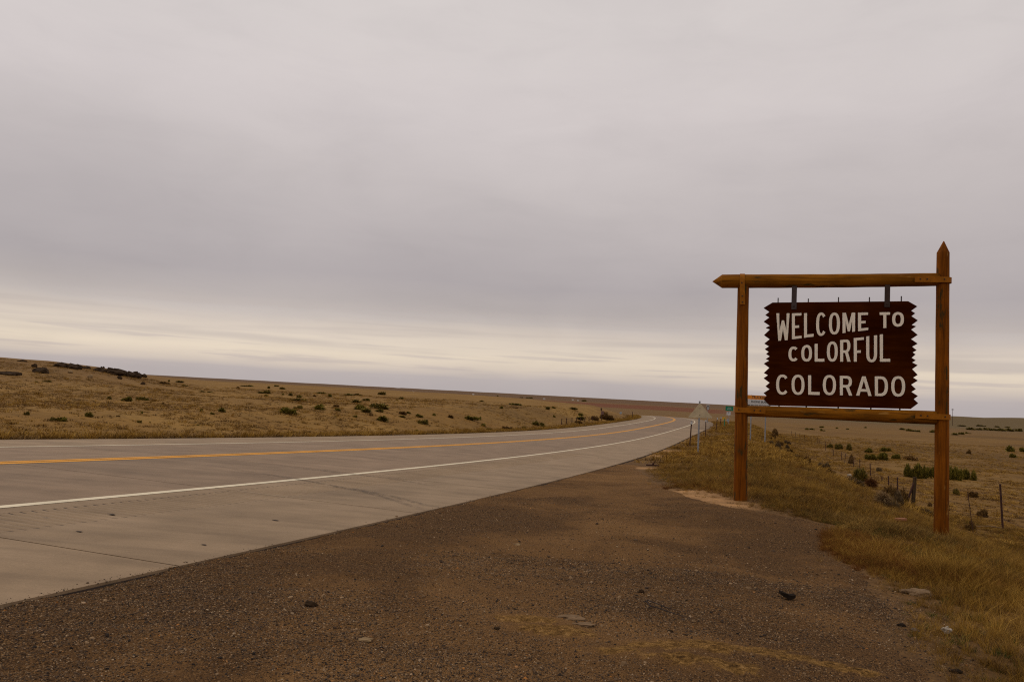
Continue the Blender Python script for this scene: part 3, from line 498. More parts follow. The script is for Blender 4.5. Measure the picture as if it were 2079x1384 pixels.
def slab(k, spans, o_label, m):
    v = []; f = []; g = .010
    for o0, o1 in spans:
        n = 4; base = len(v)
        for i in range(n+1):
            for o, in_ in ((o0+(0 if o0 == RUM[1] else g*.5), 0), (o1-(0 if o1 == RUM[0] else g*.5), 0)):
                s0, s1 = jt(k, o)+g, jt(k+1, o)-g; v.append(road_at(s0+(s1-s0)*i/n, o, 0.))
        top = len(v)
        for i in range(n+1):
            for o in (o0+(0 if o0 == RUM[1] else g*.5), o1-(0 if o1 == RUM[0] else g*.5)):
                s0, s1 = jt(k, o)+g, jt(k+1, o)-g; v.append(road_at(s0+(s1-s0)*i/n, o, -.05))
        for i in range(n):
            a = base+2*i; b = top+2*i
            f += [(a, a+1, a+3, a+2), (a, a+2, b+2, b), (a+1, b+1, b+3, a+3)]
        f += [(base, top, top+1, base+1), (base+2*n, base+2*n+1, top+2*n+1, top+2*n)]
    o = link('slab', mesh('slab', v, f), m, road); return o
RUM = (3.99, 4.86)
for k in range(SLN):
    slab(k, [(-EDGE_F, -LANE)], '', M['shoulder']); slab(k, [(-LANE, 0)], '', M['lane']); slab(k, [(0, LANE)], '', M['lane'])
    slab(k, [(LANE, RUM[0]), (RUM[1], EDGE_N)] if 0 <= k < 9 else [(LANE, EDGE_N)], '', M['shoulder'])
def rumble(k):
    s0, s1 = jt(k, 4.3)+.007, jt(k+1, 4.3)-.007; per = .125; v = []; dips = []
    ss_ = [s0]; zz_ = [0.]; c = s0+.12
    while c+.09 < s1:
        ss_ += [c, c+.015, c+.04, c+.055]; zz_ += [0, -.009, -.009, 0]; c += per
    ss_.append(s1); zz_.append(0.); n = len(ss_)
    for s, zv in zip(ss_, zz_): v += [road_at(s, o, zv*kk-.0012) for o, kk in ((RUM[0]-.01, 0), (RUM[0]+.012, 0), (RUM[0]+.10, 1), (RUM[1]-.16, 1), (RUM[1]-.012, 0), (RUM[1]+.01, 0))]
    me = fastmesh('rumble_strip', np.array(v), grid_quads(n, 6)); me.materials.append(M['shoulder']); me.materials.append(M['groove'])
    me.polygons.foreach_set('material_index', np.array([1 if (zz_[i] < 0 and zz_[i+1] < 0 and 0 < j < 4) else 0 for i in range(n-1) for j in range(5)], np.int32)); link('rumble_strip', me, None, road)
for k in range(9): rumble(k)
strip('edge_line', LANE-.07, LANE+.07, -60, 250, .004, M['white_line'], road)
strip('edge_line', -LANE-.07, -LANE+.07, -60, 250, .004, M['white_line'], road)
strip('centre_line', .03, .19, -60, 250, .004, M['yellow_line'], road)
strip('centre_line', -.19, -.03, -60, 250, .004, M['yellow_line'], road)
for pl in SKIDS:
    pl = np.array(pl); tt = np.linspace(0, len(pl)-1, 40); s = np.interp(tt, np.arange(len(pl)), pl[:, 0]); o = np.interp(tt, np.arange(len(pl)), pl[:, 1])
    for _ in range(3): s[1:-1] = (s[:-2]+s[1:-1]*2+s[2:])/4; o[1:-1] = (o[:-2]+o[1:-1]*2+o[2:])/4
    wd = .10; d = np.stack([np.gradient(s), np.gradient(o)], 1); d /= np.linalg.norm(d, axis=1)[:, None]
    u = np.linspace(0, 1, 40); rows = []
    for off in (-wd, -wd*.4, wd*.4, wd): rows.append(road_at(s-d[:, 1]*off, o+d[:, 0]*off, .006))
    me = fastmesh('skid_mark', np.stack(rows, 1).reshape(-1, 3), grid_quads(40, 4))
    fd = (np.sin(u*math.pi)**.6)[:, None]*np.array([0, .7, .7, 0])[None]; me.attributes.new('fade', 'FLOAT', 'POINT').data.foreach_set('value', fd.astype(np.float32).ravel())
    link('skid_mark', me, M['skid'], road)
for i, (s, o) in enumerate(TAR[::2]):
    a = np.linspace(0, 2*math.pi, 11)[:-1]; rr = (.012+.016*rng.random())*(1+.8*rng.random(10)); v = [road_at(s+math.cos(t)*r*.7, o+math.sin(t)*r*1.5, .006) for t, r in zip(a, rr)]
    link('tar_spot', mesh('tar_spot', v, [tuple(range(10))]), M['joint'], road)

# ---- welcome sign ----
SG = SIGN; SO = SG['origin']; gz = -.55
sign = empty('welcome_sign', (SO[0], SO[1], gz), math.atan2(SG['axis'][1], SG['axis'][0]))
tag(sign, 'rustic log-framed brown welcome sign with cream letters beside the gravel', 'sign')
def L3(u, off, z): return Vector((u, -off, z-gz))       # u along the sign, off towards the road side, z up
def log(name, p0, p1, r0, r1, m, tip=None, seed=0, n=24, rings=46):
    """tapered, slightly crooked log with an optional pencil point: tip = (shoulder fraction)"""
    p0, p1 = Vector(p0), Vector(p1); ax = (p1-p0); Ln = ax.length; ax.normalize()
    a = Vector((0, 1, 0)) if abs(ax.y) < .9 else Vector((1, 0, 0)); a = (a-ax*a.dot(ax)).normalized(); b = ax.cross(a)
    t1 = 1. if tip is None else tip; ts = np.linspace(0, t1, rings); v = []; f = []
    ph = rng.random(6)*6.28
    for t in ts:
        c = p0+ax*(Ln*t)+a*(.006*math.sin(t*5+ph[0]))+b*(.006*math.sin(t*4+ph[1])); R_ = r0+(r1-r0)*t
        for k in range(n):
            th = 2*math.pi*k/n; rr = R_*(1+.02*math.sin(3*th+ph[2]+t*2)+.014*math.sin(7*th+ph[3]-t*3)+.010*math.sin(t*40+th*2+ph[4]))
            v.append(c+(a*math.cos(th)+b*math.sin(th))*rr)
    for i in range(rings-1):
        for k in range(n): f.append((i*n+k, i*n+(k+1) % n, (i+1)*n+(k+1) % n, (i+1)*n+k))
    f.append(tuple(range(n))[::-1]); top = (rings-1)*n; sm = len(f)
    if tip is None: f.append(tuple(range(top, top+n)))
    else:
        # hewn point: flat facets meeting in a blunt apex
        fac = 6; ap = len(v)
        for k in range(fac): th = 2*math.pi*(k+.5)/fac; v.append(p1-ax*.012+(a*math.cos(th)+b*math.sin(th))*.010)
        v.append(p1)
        for k in range(fac):
            ks = [top+(k*n//fac+j) % n for j in range(n//fac+1)]; q0 = ap+k
            for u0, u1 in zip(ks, ks[1:]): f.append((u0, u1, q0))
            f.append((ks[-1], ap+(k+1) % fac, q0)); f.append((q0, ap+(k+1) % fac, ap+fac))
    me = mesh(name, v, f); me.polygons.foreach_set('use_smooth', np.arange(len(f)) < sm); return link(name, me, m, sign)
lp, rp = SG['left_post'], SG['right_post']
log('post', L3(lp[0][0], 0, lp[0][1]-.35), L3(lp[1][0], 0, lp[1][1]+.06), SG['left_post_r'][0], SG['left_post_r'][1], M['post'])
rt = L3(rp[1][0], 0, rp[1][1]); rb = L3(rp[0][0], 0, rp[0][1]-.35)
log('post', rb, rt, SG['right_post_r'][0], SG['right_post_r'][1]*.97, M['post'], tip=((SG['right_shoulder'][1]-gz)-rb.z)/(rt.z-rb.z))
tb = SG['top_beam']; t0 = L3(tb[1][0], 0, tb[1][1]); t1 = L3(tb[0][0], 0, tb[0][1])
log('beam', t0, t1, SG['top_beam_r'][1], SG['top_beam_r'][0]*1.0, M['beam'], tip=(t0.x-SG['top_shoulder'][0])/(t0.x-t1.x))
lb = SG['low_beam']; log('beam', L3(lb[0][0], 0, lb[0][1]), L3(lb[1][0], 0, lb[1][1]), SG['low_beam_r'][0], SG['low_beam_r'][1], M['beam'])
# hanging board with sawn toothed ends
bm = bmesh.new(); fr = [bm.verts.new(L3(u, .05, z)) for u, z in SG['board']]; bk = [bm.verts.new(L3(u, -.04, z)) for u, z in SG['board']]
n = len(fr); es = [bm.edges.new((fr[i], fr[(i+1) % n])) for i in range(n)]; bmesh.ops.triangle_fill(bm, edges=es, use_beauty=True)
es = [bm.edges.new((bk[i], bk[(i+1) % n])) for i in range(n)]; bmesh.ops.triangle_fill(bm, edges=es, use_beauty=True)
for i in range(n): bm.faces.new((fr[i], fr[(i+1) % n], bk[(i+1) % n], bk[i]))
board = bm_obj('sign_board', bm, M['board'], sign)
# letters: outlines in a unit box, warped to each letter's own four corners
def arc(cx, cy, rx, ry, a0, a1, n=14, e=2.35):
    out = []
    for i in range(n+1):
        t = math.radians(a0+(a1-a0)*i/n); c, s = math.cos(t), math.sin(t)
        out.append((cx+rx*math.copysign(abs(c)**(2/e), c), cy+ry*math.copysign(abs(s)**(2/e), s)))
    return out
def outline(ch, tx, ty):
    if ch == 'O': return [arc(.5, .5, .5, .5, 0, 342, 19), arc(.5, .5, .5-tx, .5-ty, 0, 342, 19)]
    if ch == 'C':
        o = arc(.5, .5, .5, .5, 42, 318, 24); i = arc(.5, .5, .5-tx, .5-ty, 318, 42, 24)
        return [o+i]
    if ch == 'E': return [[(0, 0), (1, 0), (1, ty), (tx, ty), (tx, .47-ty/2), (.74, .47-ty/2), (.74, .47+ty/2), (tx, .47+ty/2), (tx, 1-ty), (.98, 1-ty), (.98, 1), (0, 1)]]
    if ch == 'F': return [[(0, 0), (tx, 0), (tx, .42-ty/2), (.70, .42-ty/2), (.70, .42+ty/2), (tx, .42+ty/2), (tx, 1-ty), (1, 1-ty), (1, 1), (0, 1)]]
    if ch == 'L': return [[(0, 0), (1, 0), (1, ty*1.15), (tx, ty*1.15), (tx, 1), (0, 1)]]
    if ch == 'T': return [[(.5-tx/2, 0), (.5+tx/2, 0), (.5+tx/2, 1-ty), (1, 1-ty), (1, 1), (0, 1), (0, 1-ty), (.5-tx/2, 1-ty)]]
    if ch == 'W': return [[(.14, 0), (.36, 0), (.5, .42), (.64, 0), (.86, 0), (1, 1), (1-tx, 1), (.765, .36), (.58, .74), (.42, .74), (.235, .36), (tx, 1), (0, 1)]]
    if ch == 'M': return [[(0, 0), (tx, 0), (tx, .58), (.41, .05), (.59, .05), (1-tx, .58), (1-tx, 0), (1, 0), (1, 1), (1-tx*1.1, 1), (.5, .40), (tx*1.1, 1), (0, 1)]]
    if ch == 'A': return [[(0, 0), (tx*1.08, 0), (.285, .21), (.715, .21), (1-tx*1.08, 0), (1, 0), (.61, 1), (.39, 1)], [(.345, .21+ty), (.5, .78), (.655, .21+ty)]]
    if ch == 'D': return [[(0, 0)]+arc(.45, .5, .55, .5, -90, 90, 14)+[(0, 1)], [(tx, ty)]+arc(.42, .5, .58-tx, .5-ty, -90, 90, 14)+[(tx, 1-ty)]]
    if ch == 'U': return [[(0, 1)]+arc(.5, .32, .5, .32, 180, 360, 14)+[(1, 1), (1-tx, 1)]+arc(.5, .34, .5-tx, .34-ty, 360, 180, 14)+[(tx, 1)]]
    if ch == 'R': return [[(0, 0), (tx, 0), (tx, .40), (.47, .40), (1-tx*1.12, 0), (1, 0), (.74, .43)]+arc(.55, .71, .42, .29, -60, 90, 10)+[(0, 1)], [(tx, .40+ty)]+arc(.52, .70, .45-tx, .30-ty, -90, 90, 10)+[(tx, 1-ty)]]
def curve_mesh(polys, extrude, bevel):
    cu = D.curves.new('tmp', 'CURVE'); cu.dimensions = '2D'; cu.fill_mode = 'BOTH'; cu.extrude = extrude; cu.bevel_depth = bevel; cu.bevel_resolution = 0; cu.offset = -bevel
    for P in polys:
        sp = cu.splines.new('POLY'); sp.points.add(len(P)-1); sp.use_cyclic_u = True
        for q, (x, y) in zip(sp.points, P): q.co = (x, y, 0, 1)
    o = D.objects.new('tmp', cu); COL.objects.link(o); bpy.context.view_layer.update()
    me = D.meshes.new_from_object(o.evaluated_get(bpy.context.evaluated_depsgraph_get())); D.objects.remove(o); D.curves.remove(cu); return me
for q in SG['letters']:
    ch = q[0]; (xa, ya), (xb, yb), (xc, yc), (xd, yd) = [(q[1+2*i], q[2+2*i]) for i in range(4)]
    wdt = (xb-xa+xd-xc)/2; hgt = (ya-yc+yb-yd)/2; st = SG['stroke']; tx = st*1.02/wdt; ty = st*.94/hgt
    P2 = []
    for pl in outline(ch, tx, ty):
        P2.append([((xa*(1-u)+xb*u)*v+(xc*(1-u)+xd*u)*(1-v), (ya*(1-u)+yb*u)*v+(yc*(1-u)+yd*u)*(1-v)) for u, v in pl])
    me = curve_mesh(P2, .006, .002)
    me.transform(Matrix(((1, 0, 0, 0), (0, 0, -1, -.0575), (0, 1, 0, -gz), (0, 0, 0, 1)))); me.name = 'letter'; me.materials.clear()
    link('letter', me, M['letter'], board)
# steel hangers, threaded rods, straps and bolts
def bolt(parent, u, off, z, r=.013, m='darksteel', name='bolt'):
    bm = bmesh.new(); add_tube(bm, [L3(u, off-.004, z), L3(u, off+.010, z)], r, 6); return bm_obj(name, bm, M[m], parent)
for i, h in enumerate(SG['hangers']):
    bm = bmesh.new(); (u0, z0), (u1, z1) = h; wd = SG['hanger_w']; off = .062
    add_box(bm, L3((u0+u1)/2, off, (z0+.04+z1)/2), (wd, .012, z0+.04-z1), None, .002)
    hg = bm_obj('hanger', bm, M['steel' if i == 0 else 'darksteel'], sign); bolt(hg, u1, off+.008, z1+.055, .014)
for u, z in SG['pins']:
    bm = bmesh.new(); add_tube(bm, [L3(u, .0, z-.06), L3(u, .0, z+.045)], .010, 6); bm_obj('threaded_rod', bm, M['steel'], sign)
zb = [SG['board'][30], SG['board'][31]]
for fr_ in (.07, .27, .5, .73, .93):
    u = zb[0][0]+(zb[1][0]-zb[0][0])*fr_; z = zb[0][1]+(zb[1][1]-zb[0][1])*fr_
    bm = bmesh.new(); add_tube(bm, [L3(u, 0, z-.06), L3(u, 0, z+.05)], .012, 6); bm_obj('threaded_rod', bm, M['darksteel'], sign)
def ribbon(name, path, wvec, th, m):
    """flat bar of thickness th swept along path (list of (point, outward normal))"""
    v = []; f = []; wv = Vector(wvec)
    for p, nn in path:
        for s_, k in ((-1, 0), (1, 0), (1, 1), (-1, 1)): v.append(Vector(p)+wv*s_*.5+Vector(nn)*th*k)
    for i in range(len(path)-1):
        for k in range(4): f.append((4*i+k, 4*i+(k+1) % 4, 4*i+4+(k+1) % 4, 4*i+4+k))
    f += [(0, 1, 2, 3), tuple(4*(len(path)-1)+k for k in (3, 2, 1, 0))]
    bm = bmesh.new(); bm.from_mesh(mesh('t', v, f)); return bm_obj(name, bm, m, sign)
TH = .008
# strap over the top beam and down the left post
tz = tb[0][1]+.008; R_ = SG['top_beam_r'][0]*1.045; bz = SG['straps'][0][1][1]; cu_ = (SG['straps'][0][0][0]+SG['straps'][0][1][0])/2
path = [((cu_+.012, -R_, bz-gz), (0, -1, 0))]
for a in np.linspace(0, 180, 13):
    t = math.radians(a); path.append(((cu_-.004, -math.cos(t)*R_, tz-gz+math.sin(t)*R_), (0, -math.cos(t), math.sin(t))))
path.append(((cu_, R_, bz-gz), (0, 1, 0))); sp = ribbon('strap', path, (.088, 0, 0), TH, M['strap'])
for u, z in SG['bolts'][0]: bolt(sp, u, R_+TH, z)
def side_strap(idx, u_end, uc, rpost, sgn, z0):
    R_ = rpost*1.05; path = [((u_end, -R_, z0-gz), (0, -1, 0))]
    for a in np.linspace(0, 180, 13):
        t = math.radians(a); path.append(((uc+sgn*math.sin(t)*R_, -math.cos(t)*R_, z0-gz), (sgn*math.sin(t), -math.cos(t), 0)))
    path.append(((u_end, R_, z0-gz), (0, 1, 0))); sp = ribbon('strap', path, (0, 0, .095), TH, M['strap'])
    for u, z in SG['bolts'][idx]: bolt(sp, u, R_+TH, z0+.005)
pr = lambda z: (rp[0][0]+(rp[1][0]-rp[0][0])*(z-rp[0][1])/(rp[1][1]-rp[0][1]))
pl_ = lambda z: (lp[0][0]+(lp[1][0]-lp[0][0])*(z-lp[0][1])/(lp[1][1]-lp[0][1]))
side_strap(1, SG['straps'][1][0][0], pr(3.6), .112, 1, SG['straps'][1][0][1]-.0)
side_strap(2, SG['straps'][2][1][0], pl_(1.2), .118, -1, sum(x[1] for x in SG['straps'][2])/2)
side_strap(3, SG['straps'][3][0][0], pr(1.28), .117, 1, sum(x[1] for x in SG['straps'][3])/2)

# ---- road signs and markers beyond ----
def text_mesh(txt, size, width=None, ext=.003):
    cu = D.curves.new('tmp', 'FONT'); cu.body = txt; cu.size = size; cu.extrude = ext; cu.align_x = 'CENTER'; cu.align_y = 'CENTER'; cu.resolution_u = 3; cu.offset = size*.012
    o = D.objects.new('tmp', cu); COL.objects.link(o); bpy.context.view_layer.update()
    me = D.meshes.new_from_object(o.evaluated_get(bpy.context.evaluated_depsgraph_get())); D.objects.remove(o); D.curves.remove(cu)
    if width:
        xs = [v.co.x for v in me.vertices]; k = width/(max(xs)-min(xs)); me.transform(Matrix.Diagonal((k, 1, 1, 1)))
    return me
def lettering(name, txt, size, width, loc, m, parent):
    me = text_mesh(txt, size, width); me.transform(Matrix(((1, 0, 0, loc[0]), (0, 0, -1, loc[1]), (0, 1, 0, loc[2]), (0, 0, 0, 1)))); me.materials.clear(); me.name = name
    return link(name, me, m, parent)
def panel(name, c, wd, ht, m, parent, th=.02, rnd=.04):
    bm = bmesh.new(); vs = []
    for sx, sz in ((-1, -1), (1, -1), (1, 1), (-1, 1)):
        for a in range(3):
            th_ = math.radians({(-1, -1): 180, (1, -1): 270, (1, 1): 0, (-1, 1): 90}[(sx, sz)]+45*a)
            vs.append((c[0]+sx*(wd/2-rnd)+math.cos(th_)*rnd, c[2]+sz*(ht/2-rnd)+math.sin(th_)*rnd))
    f0 = [bm.verts.new((x, c[1]-th/2, z)) for x, z in vs]; b0 = [bm.verts.new((x, c[1]+th/2, z)) for x, z in vs]; k = len(vs)
    bm.faces.new(f0); bm.faces.new(b0[::-1])
    for i in range(k): bm.faces.new((f0[i], f0[(i+1) % k], b0[(i+1) % k], b0[i]))
    return bm_obj(name, bm, m, parent)
def pole(name, x, y, z0, z1, r, m, parent, n=8, taper=1.):
    bm = bmesh.new(); add_tube(bm, [(x, y, z0), (x, y, z1)], [r, r*taper], n); return bm_obj(name, bm, m, parent)
# truckers notice
a, b = TRUCK_PANEL; g = Z(a[0], a[1]); t = empty('notice_sign', (a[0], a[1], g)); tag(t, 'white truckers notice with orange header on two steel poles, behind the brown board', 'sign')
panel('header', (0, -.03, a[2]-g), a[3], a[4]-.01, M['orange'], t); lettering('lettering', 'TRUCKERS', .36, 1.35, (0.05, -.044, a[2]-g), M['black'], t)
panel('panel', (0, -.03, b[2]-g), b[3], b[4]-.01, M['sheet'], t)
lettering('lettering', 'ENGINE BRAKE', .27, 1.55, (0.1, -.044, b[2]-g+.26), M['black'], t); lettering('lettering', 'MUFFLERS REQUIRED', .27, 2.02, (0.02, -.044, b[2]-g-.10), M['black'], t)
for px, py, pz in POLES: pole('pole', px-a[0], .03, -1.2, a[2]-g+.2, .06, M['galv'], t)
# back of the triangular sign
t = empty('pennant_sign', (PENNANT[0], PENNANT[1], Z(PENNANT[0], PENNANT[1]))); tag(t, 'bare metal back of a triangular road sign on a grey post beside the road', 'sign')
bz_ = t.location.z; bm = bmesh.new(); T3 = [Vector((p[0]-PENNANT[0], -.045, p[2]-bz_)) for p in PENN_TRI]; cen = sum(T3, Vector())/3
fr = []; bk = []
for i in range(3):
    p = T3[i]
    for j in (2, 1):
        q = T3[(i+j) % 3]; d_ = (q-p).normalized()*.05; fr.append(bm.verts.new(p+d_)); bk.append(bm.verts.new(p+d_+Vector((0, .012, 0))))
k = 6; bm.faces.new(fr); bm.faces.new(bk[::-1])
for i in range(k): bm.faces.new((fr[i], fr[(i+1) % k], bk[(i+1) % k], bk[i]))
pl2 = bm_obj('plate', bm, M['alu'], t)
for zz_ in (.28, .62): bm = bmesh.new(); add_tube(bm, [(T3[2].x, -.06, T3[2].z-zz_), (T3[2].x, -.045, T3[2].z-zz_)], .018, 6); bm_obj('bolt', bm, M['darksteel'], pl2)
pole('post', 0.0, .02, -.3, PENNANT[5]-bz_, .045, M['galv'], t)
for zz_ in np.arange(.3, 1.7, .11): pass
# delineators
DL = ['thin dark marker post with a white reflector, nearest the road edge', 'thin dark marker post just right of the triangular sign post', 'third dark marker post along the outer edge of the bend', 'farthest dark marker post on the outer edge of the bend']
for q, lab in zip(DELIN, DL):
    z0 = Z(q[0], q[1]); t = empty('marker_post', (q[0], q[1], z0)); tag(t, lab, 'marker post', 'marker posts along the bend')
    bm = bmesh.new(); dx = q[3]-q[0]; h = q[5]-z0; add_tube(bm, [(0, 0, -.3), (dx, 0, h)], .042, 6); bm_obj('stake', bm, M['rust'], t)
    bm = bmesh.new(); add_tube(bm, [(dx*1.1, -.035, h+.10), (dx*1.1, -.02, h+.10)], .085, 10); bm_obj('reflector', bm, M['sheet'], t)
    bm = bmesh.new(); add_box(bm, (dx*1.1, .0, h+.1), (.12, .02, .28)); bm_obj('backing', bm, M['galv'], t)
# green sign with white plate
a, b = GREEN; g = Z(a[0], a[1]); t = empty('green_sign', (a[0], a[1], g)); tag(t, 'small green road sign above a white plate, just left of the big post', 'sign')
gp_ = panel('panel', (0, 0, a[2]-g), a[3], a[4], M['green'], t)
for k, wd in ((.13, .62), (-.13, .8)):
    for j in range(int(wd/.1)): bm = bmesh.new(); add_box(bm, (-wd/2+j*.1+.05, -.014, a[2]-g+k), (.055, .006, .10)); bm_obj('mark', bm, M['sheet'], gp_)
pb = panel('plate', (b[0]-a[0], 0, b[2]-g), b[3], b[4], M['sheet'], t)
bm = bmesh.new(); add_box(bm, (b[0]-a[0]-.03, -.014, b[2]-g+.15), (.26, .006, .12)); bm_obj('mark', bm, M['black'], pb)
pole('post', 0, .04, -.4, a[2]-g, .05, M['galv'], t)
# route marker
a, b = ROUTE; g = Z(a[0], a[1]); t = empty('route_marker', (a[0], a[1], g)); tag(t, 'tiny white route marker under a dark plate, seen past the triangular sign', 'sign')
panel('plate', (0, 0, a[2]-g), a[3], a[4], M['sheet'], t, rnd=.03); bm = bmesh.new(); add_box(bm, (0, -.014, a[2]-g), (.4, .006, .14)); bm_obj('mark', bm, M['black'], t)
pn = panel('panel', (b[0]-a[0], 0, b[2]-g), b[3], b[4], M['black'], t); panel('shield', (b[0]-a[0], -.02, b[2]-g), b[3]*.8, b[4]*.78, M['sheet'], t, rnd=.12)
for k in (-.1, .1): bm = bmesh.new(); add_box(bm, (b[0]-a[0]+k*.7, -.034, b[2]-g), (.07, .006, .22)); bm_obj('mark', bm, M['black'], pn)
pole('post', 0, .04, -.4, a[2]-g, .05, M['galv'], t)
q = YELLOW; g = Z(q[0], q[1]); t = empty('object_marker', (q[0], q[1], g)); tag(t, 'small yellow object marker on a green stake among the marker posts', 'marker')
panel('panel', (0, 0, q[2]-g), q[3], q[4], M['yellow'], t, rnd=.05); pole('stake', .1, .03, -.3, q[2]-g, .06, M['green'], t)
q = BLUEPLATE; g = Z(q[0], q[1]); t = empty('small_sign', (q[0], q[1], g)); tag(t, 'small pale blue plate low below the green road sign', 'sign')
panel('panel', (0, 0, q[2]-g), q[3], q[4], M['blueg'], t, rnd=.05); pole('post', 0, .04, -.3, q[2]-g, .05, M['galv'], t)
q, q2 = LEFTSIGN; g = Z(q[0], q[1]); t = empty('sign_post', (q[0], q[1], g)); tag(t, 'dark post with a dull red-brown plate by brown brush inside the bend', 'sign')
panel('plate', (.1, 0, q[2]-g), q[3], q[4], M['reddull'], t); panel('marker_plate', (q2[0]-q[0], 0, q2[2]-g), q2[3]*1.2, q2[4], M['darksteel'], t, rnd=.02); pole('post', 0, .05, -.3, q2[2]-g, .055, M['rust'], t)
q = BLUESIGN; g = Z(q[0], q[1]); t = empty('small_sign', (q[0], q[1], g)); tag(t, 'tiny pale blue sign left of the road where it leaves sight', 'sign')
panel('panel', (0, 0, q[2]-g), q[3], q[4], M['blueg'], t, rnd=.04); pole('post', 0, .04, -.3, q[2]-g, .05, M['galv'], t)

# ---- wire fence on the right, one thing: posts tied together by wires ----
fx = [(x, y) for x, y, *_ in FENCE_POSTS]
fen = empty('wire_fence', (fx[0][0], fx[0][1], Z(*fx[0]))); tag(fen, 'leaning barbed wire fence along the weedy ditch behind the welcome sign', 'fence')
f0 = fen.location
P0 = road_at(10., EDGE_N+11.5); tops = []
line = [(float(P0[0])+1.5, float(P0[1]), 1.35, 0, 0, 's')]
for i, q in enumerate(FENCE_POSTS): line.append((q[0], q[1], q[5]-q[2], q[3]-q[0], q[4]-q[1], 'w' if i == 1 else ('b' if i == 2 else 's')))
p_a, p_b = np.array(FENCE_POSTS[-1][:2]), np.array(FENCE_FAR[0][:2])
for k in range(1, 11): c = p_a+(p_b-p_a)*k/11; line.append((c[0]+.2*math.sin(k*3), c[1], .85+.15*math.sin(k*7), .06*math.sin(k*5), 0, 's'))
for q in FENCE_FAR: line.append((q[0], q[1], max(.9, q[5]-q[2]), q[3]-q[0], 0, 's'))
wire_pts = []
for x, y, h, dx, dy, kd in line:
    z = Z(x, y); b0 = Vector((x-f0.x, y-f0.y, z-f0.z))
    bm = bmesh.new()
    if kd == 'w': add_tube(bm, [b0-Vector((0, 0, .4)), b0+Vector((dx*.5, 0, h*.5)), b0+Vector((dx, dy, h))], [.085, .08, .075], 10); bm_obj('wooden_post', bm, M['weathered'], fen)
    elif kd == 'b': add_tube(bm, [b0-Vector((.12, 0, .3)), b0+Vector((.36, 0, 1.05))], [.055, .045], 8); bm_obj('brace', bm, M['rust'], fen); continue
    else:
        add_tube(bm, [b0-Vector((dx*.2, 0, .3)), b0+Vector((dx, dy, h))], .036 if y < 60 else .03, 6); bm_obj('post', bm, M['rust'], fen)
    wire_pts.append((b0, Vector((dx, dy, 0)), h))
# thin leaning dropper beside the sign post
bm = bmesh.new(); dz_ = Z(14.9, 24.6); b0 = Vector((14.9-f0.x, 24.6-f0.y, dz_-f0.z)); add_tube(bm, [b0-Vector((-.05, 0, .1)), b0+Vector((-.16, 0, 1.3))], .012, 5); bm_obj('dropper', bm, M['rust'], fen)
for fr_ in (.3, .55, .78, .96):
    bm = bmesh.new(); pts = []
    for (b0, d0, h0), (b1, d1, h1) in zip(wire_pts[:12], wire_pts[1:12]):
        A = b0+d0*fr_+Vector((0, 0, min(h0, 1.3)*fr_)); B = b1+d1*fr_+Vector((0, 0, min(h1, 1.3)*fr_))
        for k in range(6): u = k/6; pts.append(A+(B-A)*u-Vector((0, 0, .12*4*u*(1-u)*(.6+.4*fr_))))
    add_tube(bm, pts, .006, 4, False); bm_obj('wire', bm, M['rust'], fen)
# low fence inside the bend, left of the road
q0 = LEFT_FENCE[0]; fl = empty('post_fence', (q0[0], q0[1], Z(q0[0], q0[1]))); tag(fl, 'row of short dark fence posts in dry grass inside the left bend', 'fence'); wp = []
for x, y, z, h in LEFT_FENCE:
    z = Z(x, y); h = max(h*1.6, .75); bm = bmesh.new(); b0 = Vector((x-q0[0], y-q0[1], z-fl.location.z)); add_tube(bm, [b0-Vector((0, 0, .2)), b0+Vector((.04*math.sin(x*9), 0, h))], .05, 6); bm_obj('post', bm, M['rust'], fl); wp.append(b0+Vector((0, 0, h*.85)))
for k in (0, -.3): bm = bmesh.new(); add_tube(bm, [p+Vector((0, 0, k)) for p in wp], .008, 4, False); bm_obj('wire', bm, M['rust'], fl)

# ---- far buildings, trees, power pole ----
FL = ['white farmhouse speck on the far plain, brightest of the buildings', 'low white farm shed above the red field', 'long pale farm building on the skyline at the left', 'small pale barn low on the far plain right of centre', 'short pale shed beside the long skyline building', 'pale sheds by a clump of trees on the skyline', 'faint pale house on the skyline above the left field']
for q, lab in zip(FARMS, FL):
    x, y, zc, wd, ht = q; g = Z(x, y); t = empty('farm_building', (x, y, g)); tag(t, lab, 'farm building', 'farm buildings on the far plain'); wd *= .65; ht = max(3., ht*.65); dp = min(wd*.7, 9)
    bm = bmesh.new(); add_box(bm, (0, 0, ht/2-.5), (wd, dp, ht+1)); bm_obj('wall', bm, M['farm'], t)
    bm = bmesh.new(); rz_ = ht; rv = [bm.verts.new(p) for p in ((-wd/2-.3, -dp/2-.3, rz_), (wd/2+.3, -dp/2-.3, rz_), (wd/2+.3, dp/2+.3, rz_), (-wd/2-.3, dp/2+.3, rz_), (-wd/2-.3, 0, rz_+dp*.3), (wd/2+.3, 0, rz_+dp*.3))]
    for f in ((0, 1, 5, 4), (2, 3, 4, 5), (0, 4, 3), (1, 2, 5), (0, 3, 2, 1)): bm.faces.new([rv[i] for i in f])
    bm_obj('roof', bm, M['farmroof'], t)
q = UPOLE; g = Z(q[0], q[1]); t = empty('utility_pole', (q[0], q[1], g)); tag(t, 'distant utility pole on the skyline right of the tall sign post', 'utility pole'); hh = max(8., q[2]+q[4]/2-g)
bm = bmesh.new(); add_tube(bm, [(0, 0, -1), (0, 0, hh)], [.25, .18], 8); bm_obj('pole', bm, M['rust'], t)
for k in (.5, 1.6): bm = bmesh.new(); add_box(bm, (0, 0, hh-k), (3., .2, .25)); bm_obj('crossarm', bm, M['rust'], t)

